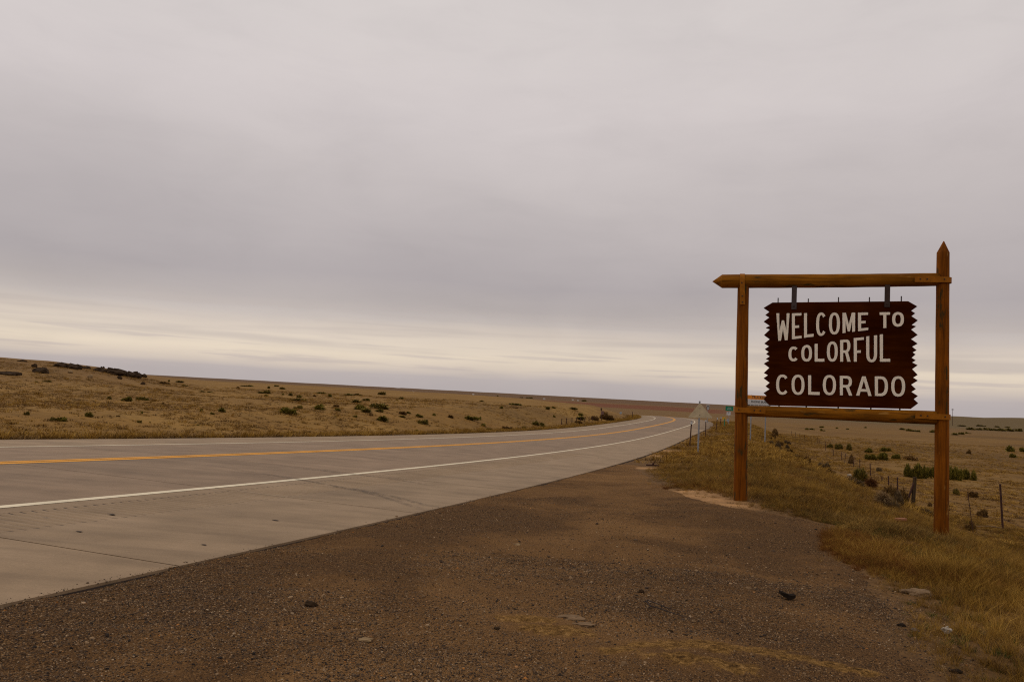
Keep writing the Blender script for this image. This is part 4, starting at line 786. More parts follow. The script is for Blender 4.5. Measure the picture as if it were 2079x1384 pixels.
# ---- vegetation prototypes ----
def blades(n, spread, h0, h1, lean, width, seed, curve=.35, segs=2, rand_base=True):
    r = np.random.default_rng(seed); V = []; F = []
    for i in range(n):
        a = r.random()*6.283; d = spread*math.sqrt(r.random()); bx, by = math.cos(a)*d, math.sin(a)*d
        a2 = a+r.normal()*.9 if rand_base else r.random()*6.283
        h = h0+(h1-h0)*r.random(); ln = lean*(.3+r.random())*h; wd = width*(.6+.8*r.random()); sa = r.random()*3.14159; sx, sy = math.cos(sa)*wd/2, math.sin(sa)*wd/2
        b = len(V)
        for k in range(segs):
            u = k/segs; off = ln*(u**(1+curve*2)); tw = 1-.5*u
            cx, cy, cz = bx+math.cos(a2)*off, by+math.sin(a2)*off, h*u-.02*(k == 0)
            V += [(cx-sx*tw, cy-sy*tw, cz), (cx+sx*tw, cy+sy*tw, cz)]
        V.append((bx+math.cos(a2)*ln, by+math.sin(a2)*ln, h*(1-.25*lean*r.random())))
        for k in range(segs-1): F.append((b+2*k, b+2*k+1, b+2*k+3, b+2*k+2))
        F.append((b+2*segs-2, b+2*segs-1, b+2*segs))
    return V, F
PROTO = {}
def proto(coll, me, m):
    if coll not in PROTO: PROTO[coll] = D.collections.new('proto_'+coll)
    me.materials.append(m); o = D.objects.new('%s_%02d' % (me.name, len(PROTO[coll].objects)), me); PROTO[coll].objects.link(o)
for s in range(4):
    proto('grass', mesh('grass_tuft', *blades(52, .10, .10, .27, 1.0, .005, s)), M['straw'])
    proto('grass', mesh('grass_tuft', *blades(60, .13, .06, .20, 1.3, .005, 20+s)), M['brownweed'])
    proto('grass', mesh('grass_tuft', *blades(40, .07, .16, .40, .8, .0045, 40+s)), M['gold'])
    proto('grass', mesh('grass_tuft', *blades(40, .12, .05, .18, .9, .010, 60+s)), M['greenweed'])
    proto('grass', mesh('grass_tuft', *blades(54, .12, .10, .26, 1.1, .005, 80+s)), M['rustweed'])
    proto('grass', mesh('grass_tuft', *blades(40, .18, .02, .06, 4., .006, 100+s)), M['straw'])
# order inside the collection is kind-major after sorting by name: remember index -> kind
KIND = {'straw': 0, 'brown': 1, 'gold': 2, 'green': 3, 'rust': 4, 'flat': 5}
for s in range(3):
    proto('field', mesh('field_tuft', *blades(26, .20, .05, .16, 1.4, .022, 200+s)), M['straw'])
    proto('field', mesh('field_tuft', *blades(26, .22, .06, .20, 1.2, .022, 220+s)), M['brownweed'])
    proto('field', mesh('field_tuft', *blades(30, .22, .18, .42, .8, .022, 240+s)), M['gold'])
    proto('field', mesh('field_tuft', *blades(26, .20, .06, .18, 1.2, .03, 260+s)), M['shrubbrown'])
def pebble(seed):
    r = np.random.default_rng(seed); bm = bmesh.new(); bmesh.ops.create_icosphere(bm, subdivisions=1, radius=1.)
    sc = np.array([1+.3*r.random(), .75+.3*r.random(), .45+.3*r.random()])
    for v in bm.verts:
        v.co = Vector([c*s for c, s in zip(v.co*(1+.28*(r.random()-.5)), sc)])
    me = D.meshes.new('pebble'); bm.to_mesh(me); bm.free(); return me
def pebblemat():
    m, t = mat('pebbles'); q = t.new('ShaderNodeObjectInfo').outputs['Random']
    c = t.ramp(q, [(.0, (.014, .009, .006)), (.2, (.042, .026, .016)), (.42, (.085, .050, .026)), (.64, (.135, .078, .036)), (.82, (.20, .122, .058)), (.94, (.29, .185, .095)), (.985, (.42, .30, .18)), (.995, (.36, .14, .025))])
    t.put(t.b.inputs['Base Color'], c); t.b.inputs['Roughness'].default_value = .8; t.b.inputs['Specular IOR Level'].default_value = .2; return m
PM = pebblemat()
for s in range(8): proto('pebble', pebble(s), PM)

def scatter(name, coll, P, rot, scl, idx, label, kind='stuff'):
    """points carrying rotation, scale and variant index; every point becomes an instance of a prototype"""
    n = len(P); me = D.meshes.new(name); me.vertices.add(n); me.vertices.foreach_set('co', np.ascontiguousarray(P, np.float32).ravel())
    me.attributes.new('rot', 'FLOAT_VECTOR', 'POINT').data.foreach_set('vector', np.ascontiguousarray(rot, np.float32).ravel())
    me.attributes.new('scl', 'FLOAT_VECTOR', 'POINT').data.foreach_set('vector', np.ascontiguousarray(scl, np.float32).ravel())
    me.attributes.new('idx', 'INT', 'POINT').data.foreach_set('value', np.ascontiguousarray(idx, np.int32))
    o = link(name, me); g = D.node_groups.new(name, 'GeometryNodeTree')
    g.interface.new_socket('Geometry', in_out='INPUT', socket_type='NodeSocketGeometry'); g.interface.new_socket('Geometry', in_out='OUTPUT', socket_type='NodeSocketGeometry')
    t = NT(g); gi = t.new('NodeGroupInput'); go = t.new('NodeGroupOutput')
    ci = t.new('GeometryNodeCollectionInfo', {'Collection': PROTO[coll], 'Separate Children': True, 'Reset Children': True})
    def attr(nm, ty):
        a = t.new('GeometryNodeInputNamedAttribute', data_type=ty); a.inputs['Name'].default_value = nm; return a.outputs[0]
    e2r = t.new('FunctionNodeEulerToRotation', {0: attr('rot', 'FLOAT_VECTOR')})
    ip = t.new('GeometryNodeInstanceOnPoints'); t.l.new(gi.outputs[0], ip.inputs['Points']); t.l.new(ci.outputs[0], ip.inputs['Instance']); ip.inputs['Pick Instance'].default_value = True
    t.l.new(attr('idx', 'INT'), ip.inputs['Instance Index']); t.l.new(e2r.outputs[0], ip.inputs['Rotation']); t.l.new(attr('scl', 'FLOAT_VECTOR'), ip.inputs['Scale']); t.l.new(ip.outputs[0], go.inputs[0])
    md = o.modifiers.new('scatter', 'NODES'); md.node_group = g
    return tag(o, label, kind=kind)
def inview(x, y, m=.12):
    """keeps points within the picture plus a margin either side"""
    t = x/np.maximum(y, .01); return (y > .8) & (abs(t) < .68+m+.8/np.maximum(y, .5))
GN = ['grass_tuft_%02d' % i for i in range(24)]
def gi(kind, n):   # prototypes were added in the order of KIND, six per seed
    return np.array(KIND[kind]+6*rng.integers(0, 4, n))
def zrot(n, tilt=.12): return np.stack([rng.normal(0, tilt, n), rng.normal(0, tilt, n), rng.random(n)*6.283], 1)

# ---- right verge and embankment grass ----
def verge():
    PS, RS, SS_, IX = [], [], [], []
    def put(x, y, kinds, probs, smin, smax):
        n = len(x); z = terrain(x, y)-.01; k = rng.choice(len(kinds), n, p=probs)
        ix = np.zeros(n, int)
        for j, kd in enumerate(kinds): ix = np.where(k == j, gi(kd, n), ix)
        s = smin+(smax-smin)*rng.random(n)**1.5; s = s*(.5+.5*sstep(.1, -1.1, gsdf(x, y)))*(.85+.15*sstep(8, 13, np.hypot(x, y))); PS.append(np.stack([x, y, z], 1)); RS.append(zrot(n)); SS_.append(np.stack([s*(.85+.3*rng.random(n)), s, s*(.7+.6*rng.random(n))], 1)); IX.append(ix)
    # near verge
    n = 135000; s = rng.uniform(-3, 30, n); o = EDGE_N+rng.uniform(-.1, 14, n); p = road_at(s, o); x, y = p[:, 0], p[:, 1]
    d = gsdf(x, y); patch = fbm(x/1.6, y/1.6, 61)+.5*fbm(x/.5, y/.5, 62)
    bare = bare_soil(x, y)
    keep = inview(x, y) & (d < .14-.40*rng.random(n)**.6) & ((s > 26) | (o > EDGE_N+1.2)) & (rng.random(n) < np.clip(.66+2.0*patch, .06, 1)*(1-.97*bare)*(1-np.exp(-((x-6.95)**2+(y-12.7)**2)/.22))*(1-np.exp(-((x-4.2)**2+(y-13.6)**2)/.10))*np.clip(1.15-np.hypot(x, y)/40, .35, 1))
    x, y, d, patch = x[keep], y[keep], d[keep], patch[keep]; q = fbm(x/2.3, y/2.3, 63)+rng.normal(0, .09, len(x))
    near = np.hypot(x, y) < 11
    for lo, hi, kinds, pr, sm, sx in ((-9, -.10, ['brown', 'rust', 'straw', 'flat'], [.42, .12, .24, .22], .28, .66), (-.10, .02, ['straw', 'brown', 'gold', 'flat'], [.40, .26, .08, .26], .28, .66),
                                  (.02, .13, ['gold', 'straw', 'brown', 'flat'], [.14, .46, .14, .26], .28, .66), (.13, 9, ['straw', 'brown', 'green', 'flat'], [.30, .34, .14, .22], .28, .62)):
        mk = (q > lo) & (q <= hi); put(x[mk], y[mk], kinds, pr, sm, sx)
    # taller rank grass at the lower right, next to the gravel
    n = 16000; x = rng.uniform(2.6, 9, n); y = rng.uniform(3.6, 10.5, n); d = gsdf(x, y); keep = (d < -.08) & inview(x, y) & (rng.random(n) < np.clip(.34+2.4*fbm(x/1.1, y/1.1, 66), .03, 1))
    put(x[keep], y[keep], ['gold', 'straw', 'brown', 'rust'], [.12, .30, .40, .18], .30, .75)
    # green weeds along the gravel edge
    n = 2400; x = rng.normal(4.45, .2, n); y = rng.normal(9.7, .6, n); x = x+(y-9.7)*.24; d = gsdf(x, y); keep = (d < .15) & (d > -.7); put(x[keep], y[keep], ['green', 'brown', 'straw'], [.75, .15, .1], .4, .9)
    n = 420; x = rng.normal(4.75, .35, n); y = rng.normal(8.35, .22, n); put(x, y, ['rust', 'brown', 'green'], [.4, .3, .3], .6, 1.0)
    n = 220; x = rng.normal(4.1, .45, n); y = rng.normal(16.9, .4, n); put(x, y, ['green', 'brown', 'straw'], [.6, .3, .1], .4, .8)
    n = 3200; x = rng.normal(5.6, .55, n); y = rng.normal(11.9, .30, n); d = gsdf(x, y); keep = d < -.05; put(x[keep], y[keep], ['straw', 'flat', 'gold'], [.5, .3, .2], .4, .8)
    # road-edge wisps
    for a, b in TUFTS_EDGE: n = 4; put(a+rng.normal(.03, .07, n), b+rng.normal(0, .09, n), ['flat', 'gold'], [.6, .4], .3, .6)
    scatter('verge_grass', 'grass', np.concatenate(PS), np.concatenate(RS), np.concatenate(SS_), np.concatenate(IX), 'dry straw and brown grass on the right-hand verge and bank')
verge()
def fi(kind, n): return np.array({'straw': 0, 'brown': 1, 'gold': 2, 'dark': 3}[kind]+4*rng.integers(0, 3, n))
def fields():
    # golden fringe along the far road edge
    n = 30000; s = rng.uniform(-16, 175, n); o = -EDGE_F-.1-np.abs(rng.normal(0, 1.0, n)); p = road_at(s, o); x, y = p[:, 0], p[:, 1]
    keep = inview(x, y) & (rng.random(n) < np.clip(.75+1.8*fbm(x/2, y/2, 71), .1, 1)); x, y = x[keep], y[keep]; n = len(x)
    k = rng.random(n); ix = np.where(k < .62, fi('gold', n), np.where(k < .85, fi('straw', n), fi('brown', n))); sc = .45+.45*rng.random(n)
    scatter('roadside_grass', 'field', np.stack([x, y, terrain(x, y)-.02], 1), zrot(n), np.stack([sc, sc, sc*(.8+.6*rng.random(n))], 1), ix, 'golden fringe of dry grass along the far road edge')
    # left field
    n = 90000; r = np.sqrt(rng.uniform(15**2, 120**2, n)); r = np.where(rng.random(n) < .5, rng.uniform(15, 120, n), r); a = rng.uniform(-.66, .28, n); x, y = np.sin(a)*r, np.cos(a)*r
    s, o, _ = road_so(x, y); q = fbm(x/6, y/6, 73)+.4*fbm(x/1.5, y/1.5, 74); keep = (o < -EDGE_F-.8) & inview(x, y) & (rng.random(n) < np.clip(.30+1.6*q, .05, 1)); x, y = x[keep], y[keep]; n = len(x)
    k = rng.random(n); ix = np.where(k < .80, fi('straw', n), np.where(k < .95, fi('brown', n), fi('dark', n))); sc = .35+.5*rng.random(n)
    scatter('field_grass', 'field', np.stack([x, y, terrain(x, y)-.02], 1), zrot(n), np.stack([sc*1.2, sc*1.2, sc*(.4+.5*rng.random(n))], 1), ix, 'sparse short dry grass over the field across the road')
    # right bank beyond the near verge, and the plain
    n = 150000; s = rng.uniform(14, 150, n); o = EDGE_N+.2+np.where(rng.random(n) < .5, rng.gamma(1.6, 9, n), rng.uniform(9, 90, n)); p = road_at(s, o); x, y = p[:, 0], p[:, 1]; op = o-EDGE_N
    q = fbm(x/4, y/4, 76)+.4*fbm(x/1.2, y/1.2, 77); keep = inview(x, y) & (op < 95) & ((op > 11) | (s > 24)) & (rng.random(n) < np.clip(.5+2.4*q, .04, 1)*np.where(op < 11, .6, .75)); x, y, op = x[keep], y[keep], op[keep]; n = len(x)
    k = rng.random(n); inn = op < 11
    ix = np.where(k < np.where(inn, .30, .50), fi('straw', n), np.where(k < np.where(inn, .74, .86), fi('brown', n), np.where(k < .93, fi('gold', n), fi('dark', n)))); sc = np.where(inn, .5, .4)+.5*rng.random(n)
    scatter('plain_grass', 'field', np.stack([x, y, terrain(x, y)-.02], 1), zrot(n), np.stack([sc*1.15, sc*1.15, sc*np.where(inn, .9, .55)*(.6+.7*rng.random(n))], 1), ix, 'dry bunch grass over the bank and plain behind the sign')
fields()
def pebbles():
    PS, RS, SS_ = [], [], []
    for n, rmin, rmax, r0, r1 in ((210000, 3.4, 7.6, .0022, .0060), (45000, 7.0, 13.5, .0035, .0085), (5000, 3.4, 9, .006, .012), (260, 3.6, 12, .012, .024)):
        r = np.sqrt(rng.uniform(rmin**2, rmax**2, n)) if rmax > 9 else rng.uniform(rmin, rmax, n); a = rng.uniform(-.62, .56, n); x, y = np.sin(a)*r, np.cos(a)*r; d = gsdf(x, y)
        mud = np.zeros(n)
        for p, q, rad in MUD: mud = np.maximum(mud, np.exp(-(((x-p)/(rad*.55))**2+((y-q)/(rad*.26))**2)))
        dn = np.clip(.62+2.4*fbm(x/1.2, y/1.2, 81, 4), .12, 1)*(1-.8*sstep(.4, .8, mud)); s, o, _ = road_so(x, y)
        keep = (d > -.12-1.1*rng.random(n)**3) & (rng.random(n) < dn) & (o > EDGE_N+.02-.12*rng.random(n)**5); x, y, d = x[keep], y[keep], d[keep]; n = len(x)
        z = np.maximum(gravel_z(x, y, d), terrain(x, y)); s, o, zr = road_so(x, y); z = np.where(o < EDGE_N, zr+CROWN_N*o, z)
        sc = r0+(r1-r0)*rng.random(n)**1.8; PS.append(np.stack([x, y, z+sc*.12], 1)); RS.append(rng.normal(0, .35, (n, 3))+np.array([0, 0, 1])*rng.random((n, 1))*6.28); SS_.append(np.repeat(sc[:, None], 3, 1))
    P = np.concatenate(PS); scatter('gravel_stones', 'pebble', P, np.concatenate(RS), np.concatenate(SS_), rng.integers(0, 8, len(P)), 'loose mixed gravel stones on the pull-out')
pebbles()

# ---- shrubs: every one an object, sharing a few meshes ----
def shrub_mesh(seed, n, clumps, wid=.045, upright=.5):
    r = np.random.default_rng(seed); V = []; F = []
    C = [(0, 0, .5, 1.)] if clumps == 1 else [((r.random()-.5)*.62, (r.random()-.5)*.55, .25+.14*r.random(), .6+.4*r.random()) for _ in range(clumps)]
    if clumps > 1: C[0] = (C[0][0]*.3, C[0][1]*.3, .32, 1.)
    for i in range(n):
        cx, cy, R_, H_ = C[r.integers(len(C))]; a = r.random()*6.283; el_ = math.asin(r.random()**.8); rr = .45+.6*r.random()**.6
        tx, ty, tz = cx+math.cos(a)*math.cos(el_)*R_*rr, cy+math.sin(a)*math.cos(el_)*R_*rr, math.sin(el_)*H_*rr*(.85+.3*r.random())
        q = .35+.45*r.random(); bx, by, bz = cx+(tx-cx)*q*(1-upright*.5), cy+(ty-cy)*q*(1-upright*.5), max(-.03, tz*q-.08)
        w_ = wid*(.6+.9*r.random()); sa = r.random()*6.283; sx, sy, sz = math.cos(sa)*w_, math.sin(sa)*w_, (r.random()-.5)*w_
        b = len(V); mx, my, mz = (bx+tx)/2, (by+ty)/2, (bz+tz)/2+.03*r.random()
        V += [(bx, by, bz), (mx-sx, my-sy, mz-sz), (tx, ty, tz), (mx+sx, my+sy, mz+sz)]; F.append((b, b+1, b+2, b+3))
    return V, F
SH = []
for i in range(10): SH.append((mesh('shrub', *shrub_mesh(300+i, 260, 1+i % 4, .05)), mesh('shrub', *shrub_mesh(300+i, 260, 1+i % 4, .05)), mesh('shrub', *shrub_mesh(300+i, 260, 1+i % 4, .05))))
BIG = [mesh('shrub', *shrub_mesh(400+i, 1500, 3+i % 3, .020, .8)) for i in range(7)]
for trio in SH: trio[0].materials.append(M['shrub']); trio[1].materials.append(M['shrubgreen']); trio[2].materials.append(M['shrubbrown'])
for m_ in BIG: m_.materials.append(M['shrubgreen'])
def put_shrub(x, y, wd, ht, me, label, group, name='shrub', cat='shrub', dz=0.):
    o = link(name, me); o.location = (x, y, Z(x, y)-.02+dz); o.scale = (wd*1.05, wd*.85, ht*1.1); o.rotation_euler.z = rng.random()*6.28
    return tag(o, label, cat, group)
ZL = ['small dark shrub on the slope of the rocky hill across the road', 'dark low shrub near the crest of the left field', 'dark olive shrub scattered in the middle of the left field', 'small shrub low in the left field close to the far road edge']
ZG = ['shrubs on the rocky hill', 'shrubs along the crest of the left field', 'shrubs scattered mid field', 'shrubs near the far road edge']
SPECIAL = {(259, 814): 'wide dark green shrub mid slope under the rocky hill, left of its two smaller neighbours', (284, 812): 'small rounded shrub next to the wide dark shrub under the hill', (56, 842): 'small dark shrub farthest left on the field across the road',
    (128, 854): 'low green clump lying nearest the road at the far left of the field', (180, 846): 'rounded green shrub standing alone above the left end of the road', (450, 836): 'green shrub alone between the hill slope and the big bushy clump',
    (581, 839): 'largest yellow-green bushy clump in the left field, alone in front', (605, 830): 'small dark shrub just behind the largest bushy clump', (650, 831): 'full green shrub to the right of the largest bushy clump',
    (604, 813): 'long flat dark shrub, lower of the two rows behind the bushy clump', (762, 828): 'longest dark shrub in the dense group of the left field', (728, 831): 'yellow-green shrub at the left front of the dense group', (743, 836): 'low shrub at the bottom of the dense shrub group',
    (774, 836): 'shrub at the right foot of the dense shrub group', (777, 854): 'wide green shrub below the dense group, close to the road', (859, 861): 'pointed dark shrub nearest the road in the middle of the left field', (849, 846): 'flat green shrub right of the dense group, above the pointed one',
    (954, 852): 'long low green shrub with a small round neighbour, right part of the left field', (974, 852): 'small round shrub at the end of the long low green one', (1088, 863): 'full dark shrub near the road before the bend', (1178, 852): 'green shrub under a brown one beside the brush in the bend',
    (1177, 843): 'brownish shrub behind the green one beside the brush in the bend', (776, 801): 'dark shrub clump standing out on the crest before the far plain', (505, 784): 'long low dark scrub on the crest right of the rocky hill', (723, 818): 'dark rounded shrub at the back of the dense group'}
def where_left(px):
    for lim, ph in ((70, 'at the far left end'), (170, 'left of the black rocks'), (260, 'below the rocky hill crest'), (330, 'under the last hill rocks'), (420, 'where the hill runs out'), (520, 'right of the hill foot'), (600, 'behind the biggest bushy clump'), (680, 'right of the biggest bushy clump'),
                    (740, 'left of the dense group'), (800, 'within the dense group'), (860, 'right of the dense group'), (940, 'before the long low shrub'), (1010, 'by the long low shrub'), (1070, 'past the long low shrub'), (1130, 'among the last before bend'), (2000, 'beside the brush in the bend')):
        if px < lim: return ph
ZN = ['on the hill slope', 'along the field crest', 'in mid field', 'near the far road edge']
for i, (x, y, wd, ht, zn, px, py) in enumerate(LEFT_SHRUBS):
    trio = SH[i % 10]; kd = (0, 1, 0, 1, 2, 1)[i % 6] if (px, py) not in SPECIAL else (1 if 'green' in SPECIAL[(px, py)] else (2 if 'brown' in SPECIAL[(px, py)] else 0))
    shape = 'tiny' if wd < .25 else 'long flat' if wd/ht > 4 else 'wide low' if wd/ht > 2.8 else 'small rounded' if wd < .5 else 'rounded'
    lab = '%s %s shrub %s %s' % (shape, ('dark olive', 'green', 'brownish')[kd], ZN[zn], where_left(px))
    put_shrub(x, y, wd*1.5, ht*1.2, trio[kd], SPECIAL.get((px, py), lab), ZG[zn])
RL = ['leftmost bush of the long dark green clump behind the tall sign post', 'tallest bush left of the tall sign post in the dark green clump', 'dark green bush just left of the tall sign post', 'dark green bush mostly hidden behind the tall sign post', 'dark green bush just right of the tall sign post', 'spreading bush second from the right end of the dark green clump', 'narrow rightmost bush of the dark green clump, standing apart',
      'small low bush at the back left of the two-row scrub under the board', 'small low bush at the back right of the two-row scrub under the board', 'left bush in the front row of scrub under the board', 'widest bush in the front row of scrub under the board', 'third bush in the front row of scrub under the board', 'brownish bush at the right end of the front scrub row']
for i, (x, y, wd, ht, px, py) in enumerate(RIGHT_SHRUBS):
    if i < 7: put_shrub(x, y, wd*1.15, ht*1.1, BIG[i], RL[i], 'bushes in the dark green clump')
    elif i < 13: put_shrub(x, y, wd*1.1, ht*1.1, BIG[i-7] if i != 12 else SH[3][2], RL[i], 'two-row scrub under the board')
    elif i in (27, 28, 29): put_shrub(x, y, wd*1.1, ht*1.1, SH[i % 10][1], {27: 'wide green shrub near the right edge, left of its pair on the plain', 28: 'dark shrub at the right edge beside the wide green shrub', 29: 'low green shrub at the right edge in front of the other two'}[i], 'shrubs on the right plain')
    elif i >= 30: put_shrub(x, y, wd*1.1, ht*1.2, SH[i % 10][0], ('%s far shrub in dark line across right plain, %s' % ('tall' if ht > 1.7 else 'low', ('next to the tall sign post', 'near the skyline pole', 'midway to the picture edge', 'by the right picture edge')[min(3, (px-1940)//36)])), 'shrub line far across the right plain')
    else: put_shrub(x, y, wd*1.1, ht*1.1, SH[i % 10][1], '%s distant green shrub on plain %s' % ('wide' if wd/ht > 3.2 else 'small rounded', 'under the left end of the lower beam' if px < 1655 else 'left of centre under the lower beam' if px < 1710 else 'under the middle of the lower beam' if px < 1800 else 'under the right end of the lower beam' if px < 1850 else 'just left of the tall post' if px < 1915 else 'just right of the tall post'), 'distant shrubs on the right plain')
WL = ['brownish low weed clump alone on the plain right of the tall post', 'grey weed tuft left of the dark green clump', 'rounded brown shrub above the steel post at the right', 'dark low weed clump right of the tall post', 'yellow-brown weed clump left of the steel post at the right', 'small brown weed clump beside the wooden fence post', 'large olive bush on the ditch behind the brown tumbleweed', 'upright brown bush at the ditch bend above the olive bush', 'dark bush farthest along the ditch line under the board', 'second dark bush in the ditch line under the board', 'small dark bush at the start of the ditch line', 'grey twiggy weeds at the foot of the wooden fence post', 'grey twiggy weeds left of the tall post foot', 'brown brush clump by the notice sign poles', 'brown weed clump low between tall post and steel post']
for i, (x, y, wd, ht, px, py, kd) in enumerate(WEEDS):
    if kd == 2: me = mesh('weed', *shrub_mesh(500+i, 700, 3, .012, .2)); me.materials.append(M['greyweed']); nm, ct = 'weed_clump', 'weeds'
    else: me = BIG[i % 7].copy(); me.materials.clear(); me.materials.append(M['shrub'] if kd == 0 else M['shrubbrown']); nm, ct = 'bush', 'bush'
    put_shrub(x, y, wd*1.15, ht*1.2, me, WL[i], 'brush along the ditch', nm, ct)
# extra dry brush lining the ditch and fence
for i in range(20):
    s = 24+i*4.6; p = road_at(s, EDGE_N+9.2+1.1*math.sin(i*2.3)); me = BIG[i % 7].copy() if i < 7 else None
    if i < 7: me.materials.clear(); me.materials.append(M[('greyweed', 'shrubbrown', 'brownweed')[i % 3]]); DB = globals().setdefault('DBL', []); DB.append(me)
    put_shrub(float(p[0]), float(p[1]), .7+.5*rng.random(), .35+.35*rng.random(), DBL[i % 7], ('grey twiggy', 'dry brown', 'straw-coloured')[(i % 7) % 3]+' brush in the ditch-side row, '+('beside the wooden fence post', 'below the pale bank under the board', 'along the middle fence posts', 'under the notice sign poles', 'at the far end by the last fence posts')[i//4], 'ditch-side brush row', 'bush', 'bush')
BL = ['widest brown brush clump on the mound inside the bend', 'brown brush left of the widest clump inside the bend', 'low brown brush among the short fence posts before the bend']
for i, (x, y, wd, ht, *_) in enumerate(BROWN_BUSH):
    me = BIG[i].copy(); me.materials.clear(); me.materials.append(M['shrubbrown']); put_shrub(x, y, wd*1.2, ht*1.2, me, BL[i], 'brown brush inside the bend', 'bush', 'bush')
# tumbleweeds
def tumble(seed, n):
    r = np.random.default_rng(seed); V = []; F = []
    for i in range(n):
        d = r.normal(size=3); d /= np.linalg.norm(d); e_ = np.cross(d, r.normal(size=3)); e_ /= np.linalg.norm(e_); w_ = .006+.006*r.random(); L_ = .3+.25*r.random(); cv = .25*r.random()
        b = len(V)
        for k in range(4):
            u = k/3; p = d*(L_*(.35+.65*u)*.95)+e_*cv*u*u; sd_ = np.cross(d, e_)*w_*(1.2-u)
            V += [tuple(p-sd_), tuple(p+sd_)]
        for k in range(3): F.append((b+2*k, b+2*k+1, b+2*k+3, b+2*k+2))
    return V, F
for i, (x, y, wd, ht, *_) in enumerate(TUMBLE):
    me = mesh('tumbleweed', *tumble(600+i, 900)); me.materials.append(M['tumble' if i == 0 else 'tumblepale'])
    o = link('tumbleweed', me); o.location = (x, y, Z(x, y)+ht*.42); o.scale = (wd*1.1, wd, ht*1.05); o.rotation_euler = (.3, .2, i)
    tag(o, ['round dark brown tumbleweed caught in the ditch below the board', 'pale straw tumbleweed in front of the dark brown one'][i], 'tumbleweed', 'tumbleweeds by the ditch')
# far trees on the skyline
for i, (x, y, zc, wd, ht) in enumerate(FARTREES):
    o = link('far_trees', SH[(i*3+2) % 10][0]); o.location = (x, y, Z(x, y)-.5); o.scale = (wd*1.1, wd*.4, max(6., ht*1.3)); tag(o, ['long dark tree line on the skyline above the red field', 'dark tree clump just left of the long skyline tree line', 'dark tree clump on the skyline by the pale sheds', 'tiny lone dark tree clump on the skyline left of centre', 'dark tree clump on the skyline by the triangular sign', 'dark trees beside the brightest white farmhouse'][i], 'trees', 'tree clumps on the far skyline')

# ---- rocks and debris ----
def rock(name, x, y, wd, dp, ht, m, seed, label, cat='rock', group=None, sub=3, rough=.35, flat=False, sink=.25, rz=0.):
    bm = bmesh.new(); bmesh.ops.create_icosphere(bm, subdivisions=sub, radius=.5)
    P = np.array([v.co[:] for v in bm.verts]); n = fbm(P[:, 0]*3+seed*7.3, P[:, 1]*3+P[:, 2]*2.1+seed, 700+seed, 4)+.6*fbm(P[:, 2]*4+seed, P[:, 0]*2+P[:, 1]*3, 740+seed, 3)
    for v, k in zip(bm.verts, n):
        v.co = v.co*(1+rough*2*k)
        if flat: v.co.z = max(-.3, min(.3, v.co.z))
        v.co = Vector((v.co.x*wd, v.co.y*dp, (v.co.z+.5-sink)*ht))
    bmesh.ops.recalc_face_normals(bm, faces=bm.faces[:]); me = D.meshes.new(name); bm.to_mesh(me); bm.free(); o = link(name, me, m); o.location = (x, y, Z(x, y)); o.rotation_euler.z = rz
    return tag(o, label, cat, group)
RKL = ['dark jagged rock outcrop on the crest of the hill, left of the middle', 'small dark rock right of the jagged outcrop on the hill crest', 'rounded dark rock below the hill crest at the left', 'wide brown rock ledge high on the hill, left of the blackest rocks', 'black rock ledge in the middle of the crest row', 'black blocky rock near the right end of the crest row', 'last dark rock tapering down the right end of the hill', 'brown rock band at the left edge of the hill', 'small dark bushy rock on the crest at the far left', 'tiny knob of rock between the outcrops on the crest']
def outcrop(x, y, wd, ht, seed, label):
    r = np.random.default_rng(900+seed); bm = bmesh.new(); nb = 5 if wd < .8 else 9
    for k in range(nb):
        cx = (r.random()-.5)*wd; sz = wd*(.10+.16*r.random()); hh = ht*(.5+.8*r.random())*(1-.5*abs(cx/wd)); nv = len(bm.verts)
        bmesh.ops.create_icosphere(bm, subdivisions=2, radius=1.); bm.verts.ensure_lookup_table(); vs = bm.verts[nv:]
        P = np.array([q.co[:] for q in vs]); n = fbm(P[:, 0]*2.2+k*5+seed*9, P[:, 1]*2.2+P[:, 2]*1.7, 800+seed, 3)
        for q, m_ in zip(vs, n):
            c = q.co*(1+1.1*m_); q.co = Vector((cx+c.x*sz*1.5, (r.random()*0+c.y*sz*1.3)+.3*wd*math.sin(k*2.1), c.z*hh*.75+hh*.12))
    bmesh.ops.recalc_face_normals(bm, faces=bm.faces[:]); me = D.meshes.new('rock_outcrop'); bm.to_mesh(me); bm.free()
    o = link('rock_outcrop', me, M['rock']); o.location = (x, y, Z(x, y)); return tag(o, label, 'rock', 'rock outcrops on the hill')
for i, (x, y, wd, ht, px, py) in enumerate(ROCKS): outcrop(x, y, wd*1.5, ht*1.5, i, RKL[i])
SL = [(-.555, 104, 'small dark stone below the left end of the rocky crest'), (-.52, 98, 'small pale stone in the middle of the rocky hillside'), (-.47, 100, 'small dark stone under the blackest rocks of the crest'), (-.445, 96, 'small dark stone at the right foot of the rocky hill'), (-.50, 92, 'pale stone low on the rocky hillside'), (-.60, 92, 'small stone on the hillside near the left edge')]
for i, (a, r, lab) in enumerate(SL):
    x, y = math.sin(a)*r, math.cos(a)*r; rock('rock', x, y, .5+.3*rng.random(), .45, .35+.2*rng.random(), M['paler' if 'pale' in lab else 'rock'], 20+i, lab, 'rock', 'small stones strewn on the hill', sub=2, rough=.6)
g = lambda k: MISC[k][:2]
def gz_(x, y): return float(gravel_z(np.array([x]), np.array([y]), gsdf(np.array([x]), np.array([y])))[0])
def setz(o, dz=0.): o.location.z = gz_(o.location.x, o.location.y)+dz; return o
